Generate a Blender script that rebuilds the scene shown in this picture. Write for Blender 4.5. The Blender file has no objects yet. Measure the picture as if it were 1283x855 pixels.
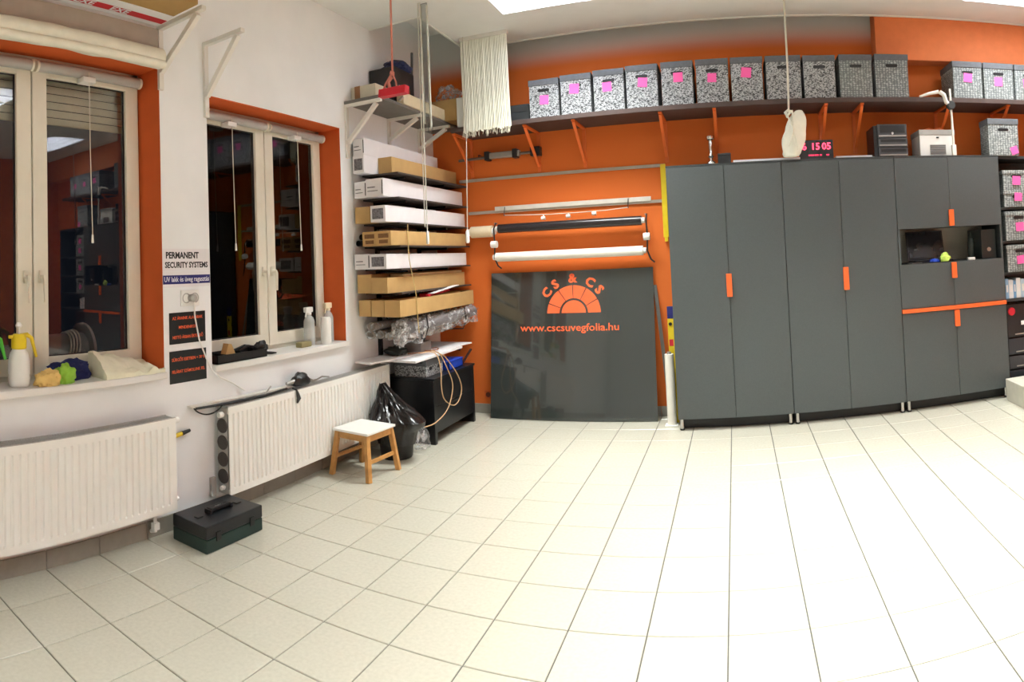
import bpy, bmesh, math, random
from mathutils import Matrix, Vector, noise
random.seed(7)
sc = bpy.context.scene
col = sc.collection
PI = math.pi

# ------------------------------------------------------------------ camera (panorama: a level-ish cylinder, 92 degrees wide)
F, XV, YH, PIT, ROL, T = 796.95, 919.15, 296.5, -.0347, .0433, .333
CH = 4.7022 * T                      # lens height
YAW = (641.5 - XV) / F
cd = bpy.data.cameras.new('camera'); cam = bpy.data.objects.new('camera', cd); col.objects.link(cam)
cd.type = 'PANO'
cd.clip_start = .01
cy = cd
cy.panorama_type = 'CENTRAL_CYLINDRICAL'
cy.central_cylindrical_radius = 1.0
cy.central_cylindrical_range_u_min = -641.5 / F
cy.central_cylindrical_range_u_max = 641.5 / F
cy.central_cylindrical_range_v_min = -(855 - YH) / F
cy.central_cylindrical_range_v_max = YH / F
def to_view(v):                      # world direction -> (right, forward, up) of the cylinder
    X, Y, Z = v
    c, s = math.cos(YAW), math.sin(YAW); X, Y = X*c - Y*s, X*s + Y*c
    c, s = math.cos(PIT), math.sin(PIT); Y, Z = Y*c - Z*s, Y*s + Z*c
    c, s = math.cos(ROL), math.sin(ROL); X, Z = X*c - Z*s, X*s + Z*c
    return Vector((X, Y, Z))
M = Matrix([to_view(Vector(e)) for e in ((1,0,0), (0,1,0), (0,0,1))])   # rows: world axes seen in view axes
right, fwd, up = Vector(M.col[0]), Vector(M.col[1]), Vector(M.col[2])
cam.matrix_world = Matrix.Translation((0, 0, CH)) @ Matrix((right, up, -fwd)).transposed().to_4x4()
sc.camera = cam
def project(x, y, z):
    v = to_view((x, y, z - CH))
    return 641.5 + F*math.atan2(v.x, v.y), YH - F*v.z/math.hypot(v.x, v.y)

# ------------------------------------------------------------------ world, exposure
w = bpy.data.worlds.new('night'); sc.world = w; w.use_nodes = True
w.node_tree.nodes['Background'].inputs[0].default_value = (.010, .013, .02, 1)
w.node_tree.nodes['Background'].inputs[1].default_value = .25
sc.view_settings.view_transform = 'Standard'; sc.view_settings.look = 'None'
sc.view_settings.gamma = 1; sc.view_settings.use_curve_mapping = False
sc.view_settings.exposure = 0.42
LIGHT_W, LIGHT_SPREAD = (56., 34., 82., 76., 100.), 104   # watts of the ceiling fixtures, cut-off of their louvres

# ------------------------------------------------------------------ materials
MATS = {}
def lin(c):
    return tuple((v/12.92 if v <= .04045 else ((v+.055)/1.055)**2.4) for v in c)
def mat(name, rgb=(200,200,200), rough=.6, metal=0, vary=.06, scale=12, bump=0, bscale=60, emit=0, coat=0, spec=.5, trans=0, alpha=1):
    if name in MATS: return MATS[name]
    m = bpy.data.materials.new(name); m.use_nodes = True; MATS[name] = m
    nt = m.node_tree; b = nt.nodes['Principled BSDF']
    c = lin([v/255 for v in rgb])
    b.inputs['Roughness'].default_value = rough; b.inputs['Metallic'].default_value = metal
    b.inputs['Specular IOR Level'].default_value = spec
    b.inputs['Coat Weight'].default_value = coat
    b.inputs['Transmission Weight'].default_value = trans
    b.inputs['Alpha'].default_value = alpha
    tc = nt.nodes.new('ShaderNodeTexCoord')
    if vary:
        n = nt.nodes.new('ShaderNodeTexNoise'); n.inputs['Scale'].default_value = scale; n.inputs['Detail'].default_value = 4
        nt.links.new(tc.outputs['Object'], n.inputs['Vector'])
        r = nt.nodes.new('ShaderNodeValToRGB')
        r.color_ramp.elements[0].color = tuple(max(0, v*(1-vary)) for v in c) + (1,)
        r.color_ramp.elements[1].color = tuple(min(1, v*(1+vary)) for v in c) + (1,)
        r.color_ramp.elements[0].position = .3; r.color_ramp.elements[1].position = .7
        nt.links.new(n.outputs['Fac'], r.inputs['Fac']); nt.links.new(r.outputs['Color'], b.inputs['Base Color'])
    else:
        b.inputs['Base Color'].default_value = c + (1,)
    if bump:
        n2 = nt.nodes.new('ShaderNodeTexNoise'); n2.inputs['Scale'].default_value = bscale
        nt.links.new(tc.outputs['Object'], n2.inputs['Vector'])
        bp = nt.nodes.new('ShaderNodeBump'); bp.inputs['Strength'].default_value = bump; bp.inputs['Distance'].default_value = .004
        nt.links.new(n2.outputs['Fac'], bp.inputs['Height']); nt.links.new(bp.outputs['Normal'], b.inputs['Normal'])
    if emit:
        b.inputs['Emission Color'].default_value = c + (1,); b.inputs['Emission Strength'].default_value = emit
    return m

white = mat('white_wall', (240,242,243), .85, vary=.03, scale=3, bump=.15, bscale=180)
ceil_m = mat('ceiling_white', (232,232,229), .9, vary=.02, scale=5)
orange = mat('orange_paint', (214,104,40), .8, vary=.05, scale=4, bump=.15, bscale=160)
reveal_m = mat('orange_reveal', (208,92,34), .75, vary=.05, scale=6)
grout = mat('grout', (84,82,80), .9)
skirt = mat('skirting_tile', (150,146,136), .45, vary=.08, scale=14)
pvc = mat('window_plastic', (226,222,206), .35, vary=.02)
enamel = mat('radiator_enamel', (243,242,236), .3, vary=.02)
enamel_grey = mat('radiator_grille', (176,174,170), .45)
bracket_w = mat('white_bracket', (228,224,216), .4, vary=.02)
bracket_o = mat('orange_bracket', (226,108,40), .5)
black_pl = mat('black_plastic', (26,27,30), .4)
black_case = mat('toolbox_black', (24,27,32), .42, bump=.1)
green_case = mat('toolbox_green', (26,50,46), .45)
blackwood = mat('black_wood', (18,19,23), .3, vary=.1)
card = mat('cardboard', (196,160,104), .85, vary=.06, scale=9)
card_d = mat('cardboard_dark', (176,140,86), .85, vary=.06, scale=9)  # darker brown cardboard, for tape and some cartons
white_card = mat('white_carton', (238,236,238), .6, vary=.02)
label_m = mat('box_print', (120,118,124), .7, vary=.5, scale=70)
dark_shelf = mat('dark_shelf', (64,56,52), .6)
brown_shelf = mat('brown_shelf', (74,58,54), .6, vary=.1)
door_grey = mat('grey_laminate', (76,82,83), .42, vary=.05, scale=90)
carcass = mat('dark_carcass', (52,56,57), .5)
handle_o = mat('orange_handle', (246,104,44), .4)
chrome = mat('chrome', (205,205,205), .2, metal=1, vary=0)
steel = mat('dull_steel', (168,166,160), .4, metal=.7)
rail_m = mat('grey_rail', (170,160,146), .45)
woodm = mat('stool_wood', (192,140,78), .5, vary=.14, scale=20)
ivory = mat('ivory_cloth', (232,230,214), .9, bump=.4, bscale=30)
pink = mat('pink_note', (240,96,168), .7, vary=.03)
yellow = mat('yellow_plastic', (228,200,30), .45)
green = mat('green_plastic', (66,170,40), .4)
white_pl = mat('white_plastic', (238,238,234), .4, vary=.02)
navy = mat('navy_cloth', (26,32,82), .95, bump=.5)
lime = mat('lime_cloth', (142,190,66), .95, bump=.5)
neon = mat('neon_cloth', (205,235,110), .9, bump=.4)
tan = mat('tan_cloth', (222,188,116), .95, bump=.4)
blue_pl = mat('blue_plastic', (30,70,190), .4)
red_pl = mat('red_plastic', (200,24,44), .45)
rope_m = mat('red_rope', (196,120,104), .9)
cord_w = mat('white_cord', (214,210,196), .8)
cable_b = mat('brown_cable', (206,166,124), .5)
cable_k = mat('black_cable', (28,28,28), .5)
sign_k = mat('black_sign', (24,27,30), .35, vary=.1)
sign_w = mat('white_sign', (232,230,232), .5, vary=.01)
sign_b = mat('blue_band', (32,36,110), .5)
print_o = mat('orange_print', (250,104,56), .6, vary=0)
print_k = mat('black_print', (34,34,40), .6, vary=0)
print_w = mat('white_print', (235,235,240), .6, vary=0)
print_r = mat('red_tape', (196,36,48), .5, vary=.04)
film_dark = mat('dark_film', (40,34,36), .25)
film_white = mat('white_film', (240,236,226), .5, vary=.03)
cream = mat('cream_paper', (232,216,184), .6)
gunmetal = mat('stereo_grey', (70,72,76), .35)
stone = mat('beige_step', (206,202,188), .5, vary=.06)
shutter_m = mat('shutter_slat', (196,196,170), .6)
bag_k = mat('black_bag', (26,23,24), .25, vary=.1, bump=.9, bscale=22)
led = mat('red_led', (255,60,90), .5, vary=0, emit=3)
panel_m = mat('black_glass_board', (50,56,55), .12, vary=.0, spec=.8, coat=1)
beige = mat('beige_board', (176,168,156), .8)

def tile_mat():
    m = mat('floor_tile', (216,210,196), .22, vary=0)
    nt = m.node_tree; b = nt.nodes['Principled BSDF']
    g = nt.nodes.new('ShaderNodeNewGeometry')
    n = nt.nodes.new('ShaderNodeTexNoise'); n.inputs['Scale'].default_value = 55; n.inputs['Detail'].default_value = 5
    nt.links.new(g.outputs['Position'], n.inputs['Vector'])
    r = nt.nodes.new('ShaderNodeValToRGB'); r.color_ramp.elements[0].position = .3; r.color_ramp.elements[1].position = .7
    r.color_ramp.elements[0].color = lin((.745,.73,.67)) + (1,); r.color_ramp.elements[1].color = lin((.78,.765,.705)) + (1,)
    nt.links.new(n.outputs['Fac'], r.inputs['Fac']); nt.links.new(r.outputs['Color'], b.inputs['Base Color'])
    return m
tile_m = tile_mat()

def glass_mat(name, tint=(1,1,1), extra=0.0):
    m = bpy.data.materials.new(name); m.use_nodes = True; nt = m.node_tree
    for n in list(nt.nodes): nt.nodes.remove(n)
    o = nt.nodes.new('ShaderNodeOutputMaterial'); mx = nt.nodes.new('ShaderNodeMixShader')
    tr = nt.nodes.new('ShaderNodeBsdfTransparent'); gl = nt.nodes.new('ShaderNodeBsdfGlossy'); fr = nt.nodes.new('ShaderNodeFresnel')
    tr.inputs[0].default_value = tint + (1,); gl.inputs['Roughness'].default_value = .01; fr.inputs[0].default_value = 1.55 + extra
    nt.links.new(fr.outputs[0], mx.inputs[0]); nt.links.new(tr.outputs[0], mx.inputs[1]); nt.links.new(gl.outputs[0], mx.inputs[2])
    nt.links.new(mx.outputs[0], o.inputs[0]); return m
glass = glass_mat('window_glass')
clear = glass_mat('clear_plastic', (.86,.88,.88))

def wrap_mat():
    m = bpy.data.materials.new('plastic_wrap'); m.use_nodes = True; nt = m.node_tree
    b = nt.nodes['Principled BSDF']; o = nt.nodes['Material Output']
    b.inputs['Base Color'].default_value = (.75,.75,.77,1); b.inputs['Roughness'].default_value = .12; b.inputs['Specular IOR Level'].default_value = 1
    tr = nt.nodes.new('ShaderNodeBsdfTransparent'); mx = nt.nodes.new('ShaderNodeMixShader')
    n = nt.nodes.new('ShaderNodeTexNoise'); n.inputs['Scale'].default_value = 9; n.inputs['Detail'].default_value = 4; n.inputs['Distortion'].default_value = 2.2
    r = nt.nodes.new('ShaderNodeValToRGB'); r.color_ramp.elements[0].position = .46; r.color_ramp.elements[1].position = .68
    r.color_ramp.elements[0].color = (.10,)*3 + (1,); r.color_ramp.elements[1].color = (.85,)*3 + (1,)  # noise patches of opaque pale plastic stand in for highlights
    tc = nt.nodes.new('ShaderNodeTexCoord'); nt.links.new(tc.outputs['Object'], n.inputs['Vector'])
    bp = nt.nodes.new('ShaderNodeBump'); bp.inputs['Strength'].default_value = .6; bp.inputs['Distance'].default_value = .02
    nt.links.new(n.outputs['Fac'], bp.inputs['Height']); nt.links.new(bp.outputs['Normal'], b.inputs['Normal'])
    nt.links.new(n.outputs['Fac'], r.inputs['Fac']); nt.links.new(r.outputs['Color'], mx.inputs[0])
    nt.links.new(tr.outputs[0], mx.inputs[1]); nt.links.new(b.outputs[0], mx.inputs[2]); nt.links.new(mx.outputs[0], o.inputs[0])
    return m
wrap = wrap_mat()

def pattern_mat(name, kind):
    m = mat(name, (150,152,152), .7, vary=0); nt = m.node_tree; b = nt.nodes['Principled BSDF']
    tc = nt.nodes.new('ShaderNodeTexCoord'); r = nt.nodes.new('ShaderNodeValToRGB'); r.color_ramp.interpolation = 'LINEAR'
    if kind == 'print':              # small lettering in blocks
        v = nt.nodes.new('ShaderNodeTexVoronoi'); v.inputs['Scale'].default_value = 95; v.distance = 'CHEBYCHEV'
        mp = nt.nodes.new('ShaderNodeMapping'); mp.inputs['Scale'].default_value = (1, 1, 1.4)
        nt.links.new(tc.outputs['Object'], mp.inputs['Vector']); nt.links.new(mp.outputs['Vector'], v.inputs['Vector'])
        sp = nt.nodes.new('ShaderNodeSeparateColor'); nt.links.new(v.outputs['Color'], sp.inputs[0]); nt.links.new(sp.outputs[0], r.inputs['Fac'])
        r.color_ramp.elements[0].color = lin((.22,.23,.24)) + (1,); r.color_ramp.elements[1].color = lin((.68,.69,.70)) + (1,)
        r.color_ramp.elements[0].position = .15; r.color_ramp.elements[1].position = .75
    else:                            # zigzag bands
        v = nt.nodes.new('ShaderNodeTexVoronoi'); v.inputs['Scale'].default_value = 48; v.distance = 'MANHATTAN'; v.inputs['Randomness'].default_value = .35
        mp = nt.nodes.new('ShaderNodeMapping'); mp.inputs['Scale'].default_value = (.8, .8, 1.2)
        nt.links.new(tc.outputs['Object'], mp.inputs['Vector']); nt.links.new(mp.outputs['Vector'], v.inputs['Vector']); nt.links.new(v.outputs['Distance'], r.inputs['Fac'])
        r.color_ramp.elements[0].color = lin((.72,.74,.73)) + (1,); r.color_ramp.elements[1].color = lin((.40,.42,.42)) + (1,)
        r.color_ramp.elements[0].position = .2; r.color_ramp.elements[1].position = .8
    nt.links.new(r.outputs['Color'], b.inputs['Base Color']); return m
pat_print = pattern_mat('letter_pattern', 'print')
pat_zig = pattern_mat('zigzag_pattern', 'zig')
lid_m = mat('box_lid_grey', (92,95,100), .7, vary=.1, scale=60)

def back_wall_mat():                 # orange that blends softly to white towards the very top
    m = mat('back_wall_colour', (228,100,22), .8, vary=0, bump=.15, bscale=160); nt = m.node_tree; b = nt.nodes['Principled BSDF']
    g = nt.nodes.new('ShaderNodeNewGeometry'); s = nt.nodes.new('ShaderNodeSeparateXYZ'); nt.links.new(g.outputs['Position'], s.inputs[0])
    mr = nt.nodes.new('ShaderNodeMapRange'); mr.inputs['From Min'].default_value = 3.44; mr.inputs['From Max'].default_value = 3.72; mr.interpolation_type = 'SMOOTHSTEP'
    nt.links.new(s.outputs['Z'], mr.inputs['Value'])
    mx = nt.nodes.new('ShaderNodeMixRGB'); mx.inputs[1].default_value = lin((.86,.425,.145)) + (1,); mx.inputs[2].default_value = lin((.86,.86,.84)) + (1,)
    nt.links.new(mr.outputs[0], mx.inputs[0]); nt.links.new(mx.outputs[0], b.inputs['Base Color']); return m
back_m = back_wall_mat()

# ------------------------------------------------------------------ mesh builder
class G:
    def __init__(s): s.v = []; s.f = []
    def add(s, vs, fs):
        k = len(s.v); s.v += [Vector(p) for p in vs]; s.f += [tuple(i + k for i in f) for f in fs]; return s
    def box(s, x0, x1, y0, y1, z0, z1, b=0):
        if x0 > x1: x0, x1 = x1, x0
        if y0 > y1: y0, y1 = y1, y0
        if z0 > z1: z0, z1 = z1, z0
        if not b:
            return s.add([(x0,y0,z0),(x1,y0,z0),(x1,y1,z0),(x0,y1,z0),(x0,y0,z1),(x1,y0,z1),(x1,y1,z1),(x0,y1,z1)],
                         [(3,2,1,0),(4,5,6,7),(0,1,5,4),(1,2,6,5),(2,3,7,6),(3,0,4,7)])
        bm = bmesh.new(); bmesh.ops.create_cube(bm, size=1)
        for q in bm.verts: q.co = Vector((x0 + (q.co.x+.5)*(x1-x0), y0 + (q.co.y+.5)*(y1-y0), z0 + (q.co.z+.5)*(z1-z0)))
        bmesh.ops.bevel(bm, geom=bm.edges[:], offset=b, segments=2, affect='EDGES', profile=.6)
        bm.verts.index_update()
        s.add([q.co for q in bm.verts], [[q.index for q in f.verts] for f in bm.faces]); bm.free(); return s
    def bar(s, p, q, w, h, upv=(0,0,1)):          # a square bar from p to q
        p, q = Vector(p), Vector(q); d = (q-p).normalized(); u = Vector(upv)
        r = d.cross(u)
        if r.length < 1e-4: r = d.cross(Vector((0,1,0)))
        r.normalize(); u = r.cross(d).normalized(); r = r*w/2; u = u*h/2
        return s.add([p-r-u, p+r-u, p+r+u, p-r+u, q-r-u, q+r-u, q+r+u, q-r+u], [(3,2,1,0),(4,5,6,7),(0,1,5,4),(1,2,6,5),(2,3,7,6),(3,0,4,7)])
    def cyl(s, p, q, r0, r1=None, n=16, cap=True):
        return s.tube([p, q], [r0, r0 if r1 is None else r1], n, cap)
    def tube(s, pts, r, n=8, cap=True):
        pts = [Vector(p) for p in pts]
        if not hasattr(r, '__len__'): r = [r]*len(pts)
        vs, fs = [], []; pu = None
        for i, p in enumerate(pts):
            d = (pts[min(i+1, len(pts)-1)] - pts[max(i-1, 0)]).normalized()
            if pu is None: pu = d.cross(Vector((0,0,1)) if abs(d.z) < .9 else Vector((1,0,0)))
            a = (pu - d*pu.dot(d)).normalized(); c = d.cross(a); pu = a
            for k in range(n): vs.append(p + (a*math.cos(2*PI*k/n) + c*math.sin(2*PI*k/n))*r[i])
        for i in range(len(pts)-1):
            for k in range(n): fs.append((i*n+k, i*n+(k+1)%n, (i+1)*n+(k+1)%n, (i+1)*n+k))
        if cap: fs += [tuple(range(n-1, -1, -1)), tuple((len(pts)-1)*n + k for k in range(n))]
        return s.add(vs, fs)
    def lathe(s, prof, c=(0,0,0), n=20, axis='z'):
        vs, fs = [], []
        for r, z in prof:
            for k in range(n):
                a, b = r*math.cos(2*PI*k/n), r*math.sin(2*PI*k/n)
                vs.append(Vector(c) + Vector({'z': (a,b,z), 'x': (z,a,b), 'y': (b,z,a)}[axis]))
        for i in range(len(prof)-1):
            for k in range(n): fs.append((i*n+k, i*n+(k+1)%n, (i+1)*n+(k+1)%n, (i+1)*n+k))
        fs += [tuple(range(n-1, -1, -1)), tuple((len(prof)-1)*n + k for k in range(n))]
        return s.add(vs, fs)
    def prism(s, poly, p0, ax, ay, depth):        # polygon in plane (ax, ay) at p0, pushed along depth
        p0, ax, ay, depth = Vector(p0), Vector(ax), Vector(ay), Vector(depth); n = len(poly)
        a = [p0 + ax*u + ay*v for u, v in poly]
        return s.add(a + [p + depth for p in a], [tuple(range(n-1,-1,-1)), tuple(range(n, 2*n))] + [(i, (i+1)%n, n+(i+1)%n, n+i) for i in range(n)])
    def blob(s, c, size, amp=.25, fr=3., sub=3, seed=0, flat=True):
        bm = bmesh.new(); bmesh.ops.create_icosphere(bm, subdivisions=sub, radius=1)
        for q in bm.verts:
            k = 1 + amp*noise.noise(q.co*fr + Vector((seed*7.3, seed*3.1, 0))) + amp*.5*noise.noise(q.co*fr*2.7 + Vector((seed, 0, 5)))
            p = q.co*k
            if flat: p.z = max(p.z, -.55)
            q.co = Vector(c) + Vector((p.x*size[0], p.y*size[1], p.z*size[2]))
        bm.verts.index_update()
        s.add([q.co for q in bm.verts], [[q.index for q in f.verts] for f in bm.faces]); bm.free(); return s

ROOT = {}
def fin(o, parent, label, cat, group, kind):
    if parent is not None: o.parent = parent
    if label: o['label'] = label
    if cat: o['category'] = cat
    if group: o['group'] = group
    if kind: o['kind'] = kind
    return o
def build(g, name, m, parent=None, label=None, cat=None, group=None, kind=None, smooth=False, local=False):
    me = bpy.data.meshes.new(name)
    off = Matrix.Identity(4); vs = g.v
    if parent is not None:
        if not local: off = ROOT[parent.name].inverted()
        loc = None
    else:
        lo = [min(p[i] for p in vs) for i in range(3)]; hi = [max(p[i] for p in vs) for i in range(3)]
        loc = Vector(((lo[0]+hi[0])/2, (lo[1]+hi[1])/2, lo[2]))
        off = Matrix.Translation(-loc)
    me.from_pydata([off @ p for p in vs], [], g.f)
    bm = bmesh.new(); bm.from_mesh(me); bmesh.ops.recalc_face_normals(bm, faces=bm.faces[:]); bm.to_mesh(me); bm.free()
    me.materials.append(m)
    if smooth:
        me.polygons.foreach_set('use_smooth', [True]*len(me.polygons))
        try: me.set_sharp_from_angle(angle=math.radians(40))
        except Exception: pass
    o = bpy.data.objects.new(name, me); col.objects.link(o)
    if loc is not None: o.location = loc
    ROOT[o.name] = Matrix.Translation(loc) if loc is not None else ROOT[parent.name]
    return fin(o, parent, label, cat, group, kind)
def thing(name, label, cat, loc=(0,0,0), rz=0, group=None, kind=None):
    o = bpy.data.objects.new(name, None); col.objects.link(o); o.empty_display_size = .1
    o.location = loc; o.rotation_euler = (0, 0, rz)
    ROOT[o.name] = Matrix.Translation(loc) @ Matrix.Rotation(rz, 4, 'Z')
    return fin(o, None, label, cat, group, kind)
def text(s, size, m, parent, p, ax, ay, name='lettering', align='CENTER', thick=.0015, bold=.0, sx=1., rot=0, width=None):
    cu = bpy.data.curves.new('t', 'FONT'); cu.body = s; cu.size = size; cu.align_x = align; cu.align_y = 'CENTER'
    cu.offset = bold; cu.extrude = thick/2; cu.resolution_u = 2
    o = bpy.data.objects.new('t', cu); col.objects.link(o)
    dg = bpy.context.evaluated_depsgraph_get()
    me = bpy.data.meshes.new_from_object(o.evaluated_get(dg)); me.name = name
    bpy.data.objects.remove(o); bpy.data.curves.remove(cu)
    ax, ay, p = Vector(ax), Vector(ay), Vector(p); nz = ax.cross(ay)
    R = Matrix.Rotation(rot, 3, 'Z')
    if width: sx = width/max(1e-6, max(q.co.x for q in me.vertices)-min(q.co.x for q in me.vertices))
    off = ROOT[parent.name].inverted()
    for q in me.vertices:
        c = R @ Vector((q.co.x*sx, q.co.y, q.co.z))
        q.co = off @ (p + ax*c.x + ay*c.y + nz*(c.z + thick/2))
    me.materials.clear(); me.materials.append(m)
    t = bpy.data.objects.new(name, me); col.objects.link(t); t.parent = parent; ROOT[t.name] = ROOT[parent.name]
    return t
EX, EY, EZ = (1,0,0), (0,1,0), (0,0,1)
def copy_tree(o, parent=None):
    c = o.copy(); col.objects.link(c); c.parent = parent
    ROOT[c.name] = ROOT[o.name]
    for ch in list(o.children):
        if ch.name != c.name: copy_tree(ch, c)
    return c

# ------------------------------------------------------------------ the room
XL, YB, XR, YF, ZC = -3.05, 6.05, 4.3, -2.6, 3.70
# floor: a grout bed and single tiles
fl = thing('floor', 'cream ceramic tile floor with grey joints', 'floor', kind='structure')
build(G().box(XL-.3, XR+.1, YF-.1, YB+.1, -.06, -.006), 'grout_bed', grout, fl)
def tile_shape(hx, hy):
    g = G(); b = .0025
    return g.add([(-hx,-hy,-.008),(hx,-hy,-.008),(hx,hy,-.008),(-hx,hy,-.008),(-hx,-hy,-b),(hx,-hy,-b),(hx,hy,-b),(-hx,hy,-b),
                  (-hx+b,-hy+b,0),(hx-b,-hy+b,0),(hx-b,hy-b,0),(-hx+b,hy-b,0)],
                 [(8,9,10,11),(0,1,5,4),(1,2,6,5),(2,3,7,6),(3,0,4,7),(4,5,9,8),(5,6,10,9),(6,7,11,10),(7,4,8,11)])
ax0, ay0 = (-4.3198 % 1)*T, (6.8162 % 1)*T
cells = []
for i in range(-12, 16):
    for j in range(-10, 22):
        x0, x1, y0, y1 = ax0+i*T, ax0+(i+1)*T, ay0+j*T, ay0+(j+1)*T
        x0, x1, y0, y1 = max(x0, XL), min(x1, XR), max(y0, YF), min(y1, YB)
        if x1-x0 < .02 or y1-y0 < .02: continue
        cx_, cy_ = (x0+x1)/2, (y0+y1)/2
        area = 0
        if cy_ > -1:
            px, py = project(cx_, cy_, 0)
            if -60 < px < 1343 and py < 900: area = (x1-x0)*(y1-y0)/max(.3, math.hypot(cx_, cy_))**3
        cells.append((area, x0, x1, y0, y1))
cells.sort(key=lambda c: -c[0])
full = None; rest = G(); GAP = .0055
for k, (a, x0, x1, y0, y1) in enumerate(cells):
    hx, hy = (x1-x0-GAP)/2, (y1-y0-GAP)/2
    if a > 0 and k < 300:
        if abs(x1-x0-T) < 1e-6 and abs(y1-y0-T) < 1e-6:
            if full is None: o = build(tile_shape(hx, hy), 'tile', tile_m, fl, local=True); full = o.data
            else: o = bpy.data.objects.new('tile', full); col.objects.link(o); o.parent = fl
        else: o = build(tile_shape(hx, hy), 'tile', tile_m, fl, local=True)
        o.location = ((x0+x1)/2, (y0+y1)/2, 0)
    else:
        g = tile_shape(hx, hy); rest.add([p + Vector(((x0+x1)/2, (y0+y1)/2, 0)) for p in g.v], g.f)
build(rest, 'more_tiles', tile_m, fl, kind='stuff')

# left wall with its two openings
W1, W2 = (.88, 2.425, .93, 2.83), (2.82, 4.325, .92, 2.715)
g = G(); xo = XL-.34
for y0, y1 in ((YF, W1[0]), (W1[1], W2[0]), (W2[1], YB)): g.box(xo, XL, y0, y1, 0, 4.0)
for a in (W1, W2): g.box(xo, XL, a[0], a[1], 0, a[2]).box(xo, XL, a[0], a[1], a[3], 4.0)
wl = build(g, 'wall_left', white, kind='structure')
for a in (W1, W2):
    build(G().box(XL-.24, XL-.001, a[1]-.0015, a[1], a[2], a[3]).box(XL-.24, XL-.02, a[0], a[0]+.0015, a[2], a[3])
          .box(XL-.24, XL-.001, a[0], a[1], a[3]-.006, a[3]), 'painted_reveal', reveal_m, wl)
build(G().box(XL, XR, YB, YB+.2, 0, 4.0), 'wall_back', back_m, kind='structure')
build(G().box(XR, XR+.2, YF, YB+.2, 0, 4.0), 'wall_right', orange, kind='structure')
build(G().box(xo, XR+.2, YF-.2, YF, 0, 4.0), 'wall_front', white, kind='structure')
# orange bulkhead box over the right end of the back wall
build(G().box(1.43, XR-.002, 5.86, YB-.001, 3.28, 3.94, .006), 'wall_bulkhead', mat('bulkhead_lit_orange', (228,128,74), .8, vary=.04), kind='structure')  # paler orange than the wall: the stronger light on it is put into the colour
# hung ceiling stops short of the back wall and round the left corner; the slab is above it
CE, NX, NY = 5.84, -2.52, 4.83
LIGHTS = [(-1.87,-.67,4.56,5.16), (2.14,3.34,4.78,5.38), (.1,1.3,2.7,3.3), (2.14,3.34,1.6,2.2), (-.4,.8,-.6,0.)]
def ceiling_panels():
    ys = sorted({YF, NY, CE} | {l[2] for l in LIGHTS} | {l[3] for l in LIGHTS}); xs = sorted({XL, NX, XR} | {l[0] for l in LIGHTS} | {l[1] for l in LIGHTS})
    g = G()
    for y0, y1 in zip(ys, ys[1:]):
        run = None
        for x0, x1 in list(zip(xs, xs[1:])) + [(None, None)]:
            ok = x0 is not None and not (x1 <= NX+1e-6 and y0 >= NY-1e-6) and not any(x0 >= l[0]-1e-6 and x1 <= l[1]+1e-6 and y0 >= l[2]-1e-6 and y1 <= l[3]+1e-6 for l in LIGHTS)
            if ok: run = (run[0] if run else x0, x1)
            elif run: g.box(run[0], run[1], y0, y1, ZC, ZC+.02); run = None
    return g
ce = build(ceiling_panels(), 'ceiling', ceil_m, kind='structure')
build(G().box(xo, XR+.2, YF-.2, YB+.2, 4.0, 4.1), 'ceiling_slab', ceil_m, ce)
build(G().box(NX-.02, XR-.002, CE, CE+.022, ZC-.012, ZC+.05, .003).box(NX-.022, NX, NY, CE+.02, ZC-.012, ZC+.05, .003)
      .box(XL+.002, NX-.022, NY, NY+.02, ZC-.004, ZC+.05), 'trim_1', mat('ceiling_trim', (236,236,230), .5, vary=.02), kind='structure')

# skirting: one tile after another
bl = thing('baseboard_left', None, None, kind='structure')
def skirting(y0, y1):
    y = y0
    while y < y1 - .02:
        e = min(y+T, y1); build(G().box(XL, XL+.012, y+.002, e-.002, 0, .095, .002), 'tile', skirt, bl); y = e
skirting(YF + (ay0-YF) % T - T + .0 if False else ay0-8*T, YB)
bb = thing('baseboard_back', None, None, kind='structure')
x = ax0 - 10*T
while x < XR - .02:
    a, b_ = max(x, XL+.013), min(x+T, XR)
    if b_-a > .02: build(G().box(a+.002, b_-.002, YB-.012, YB, 0, .095, .002), 'tile', skirt, bb)
    x += T

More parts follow.
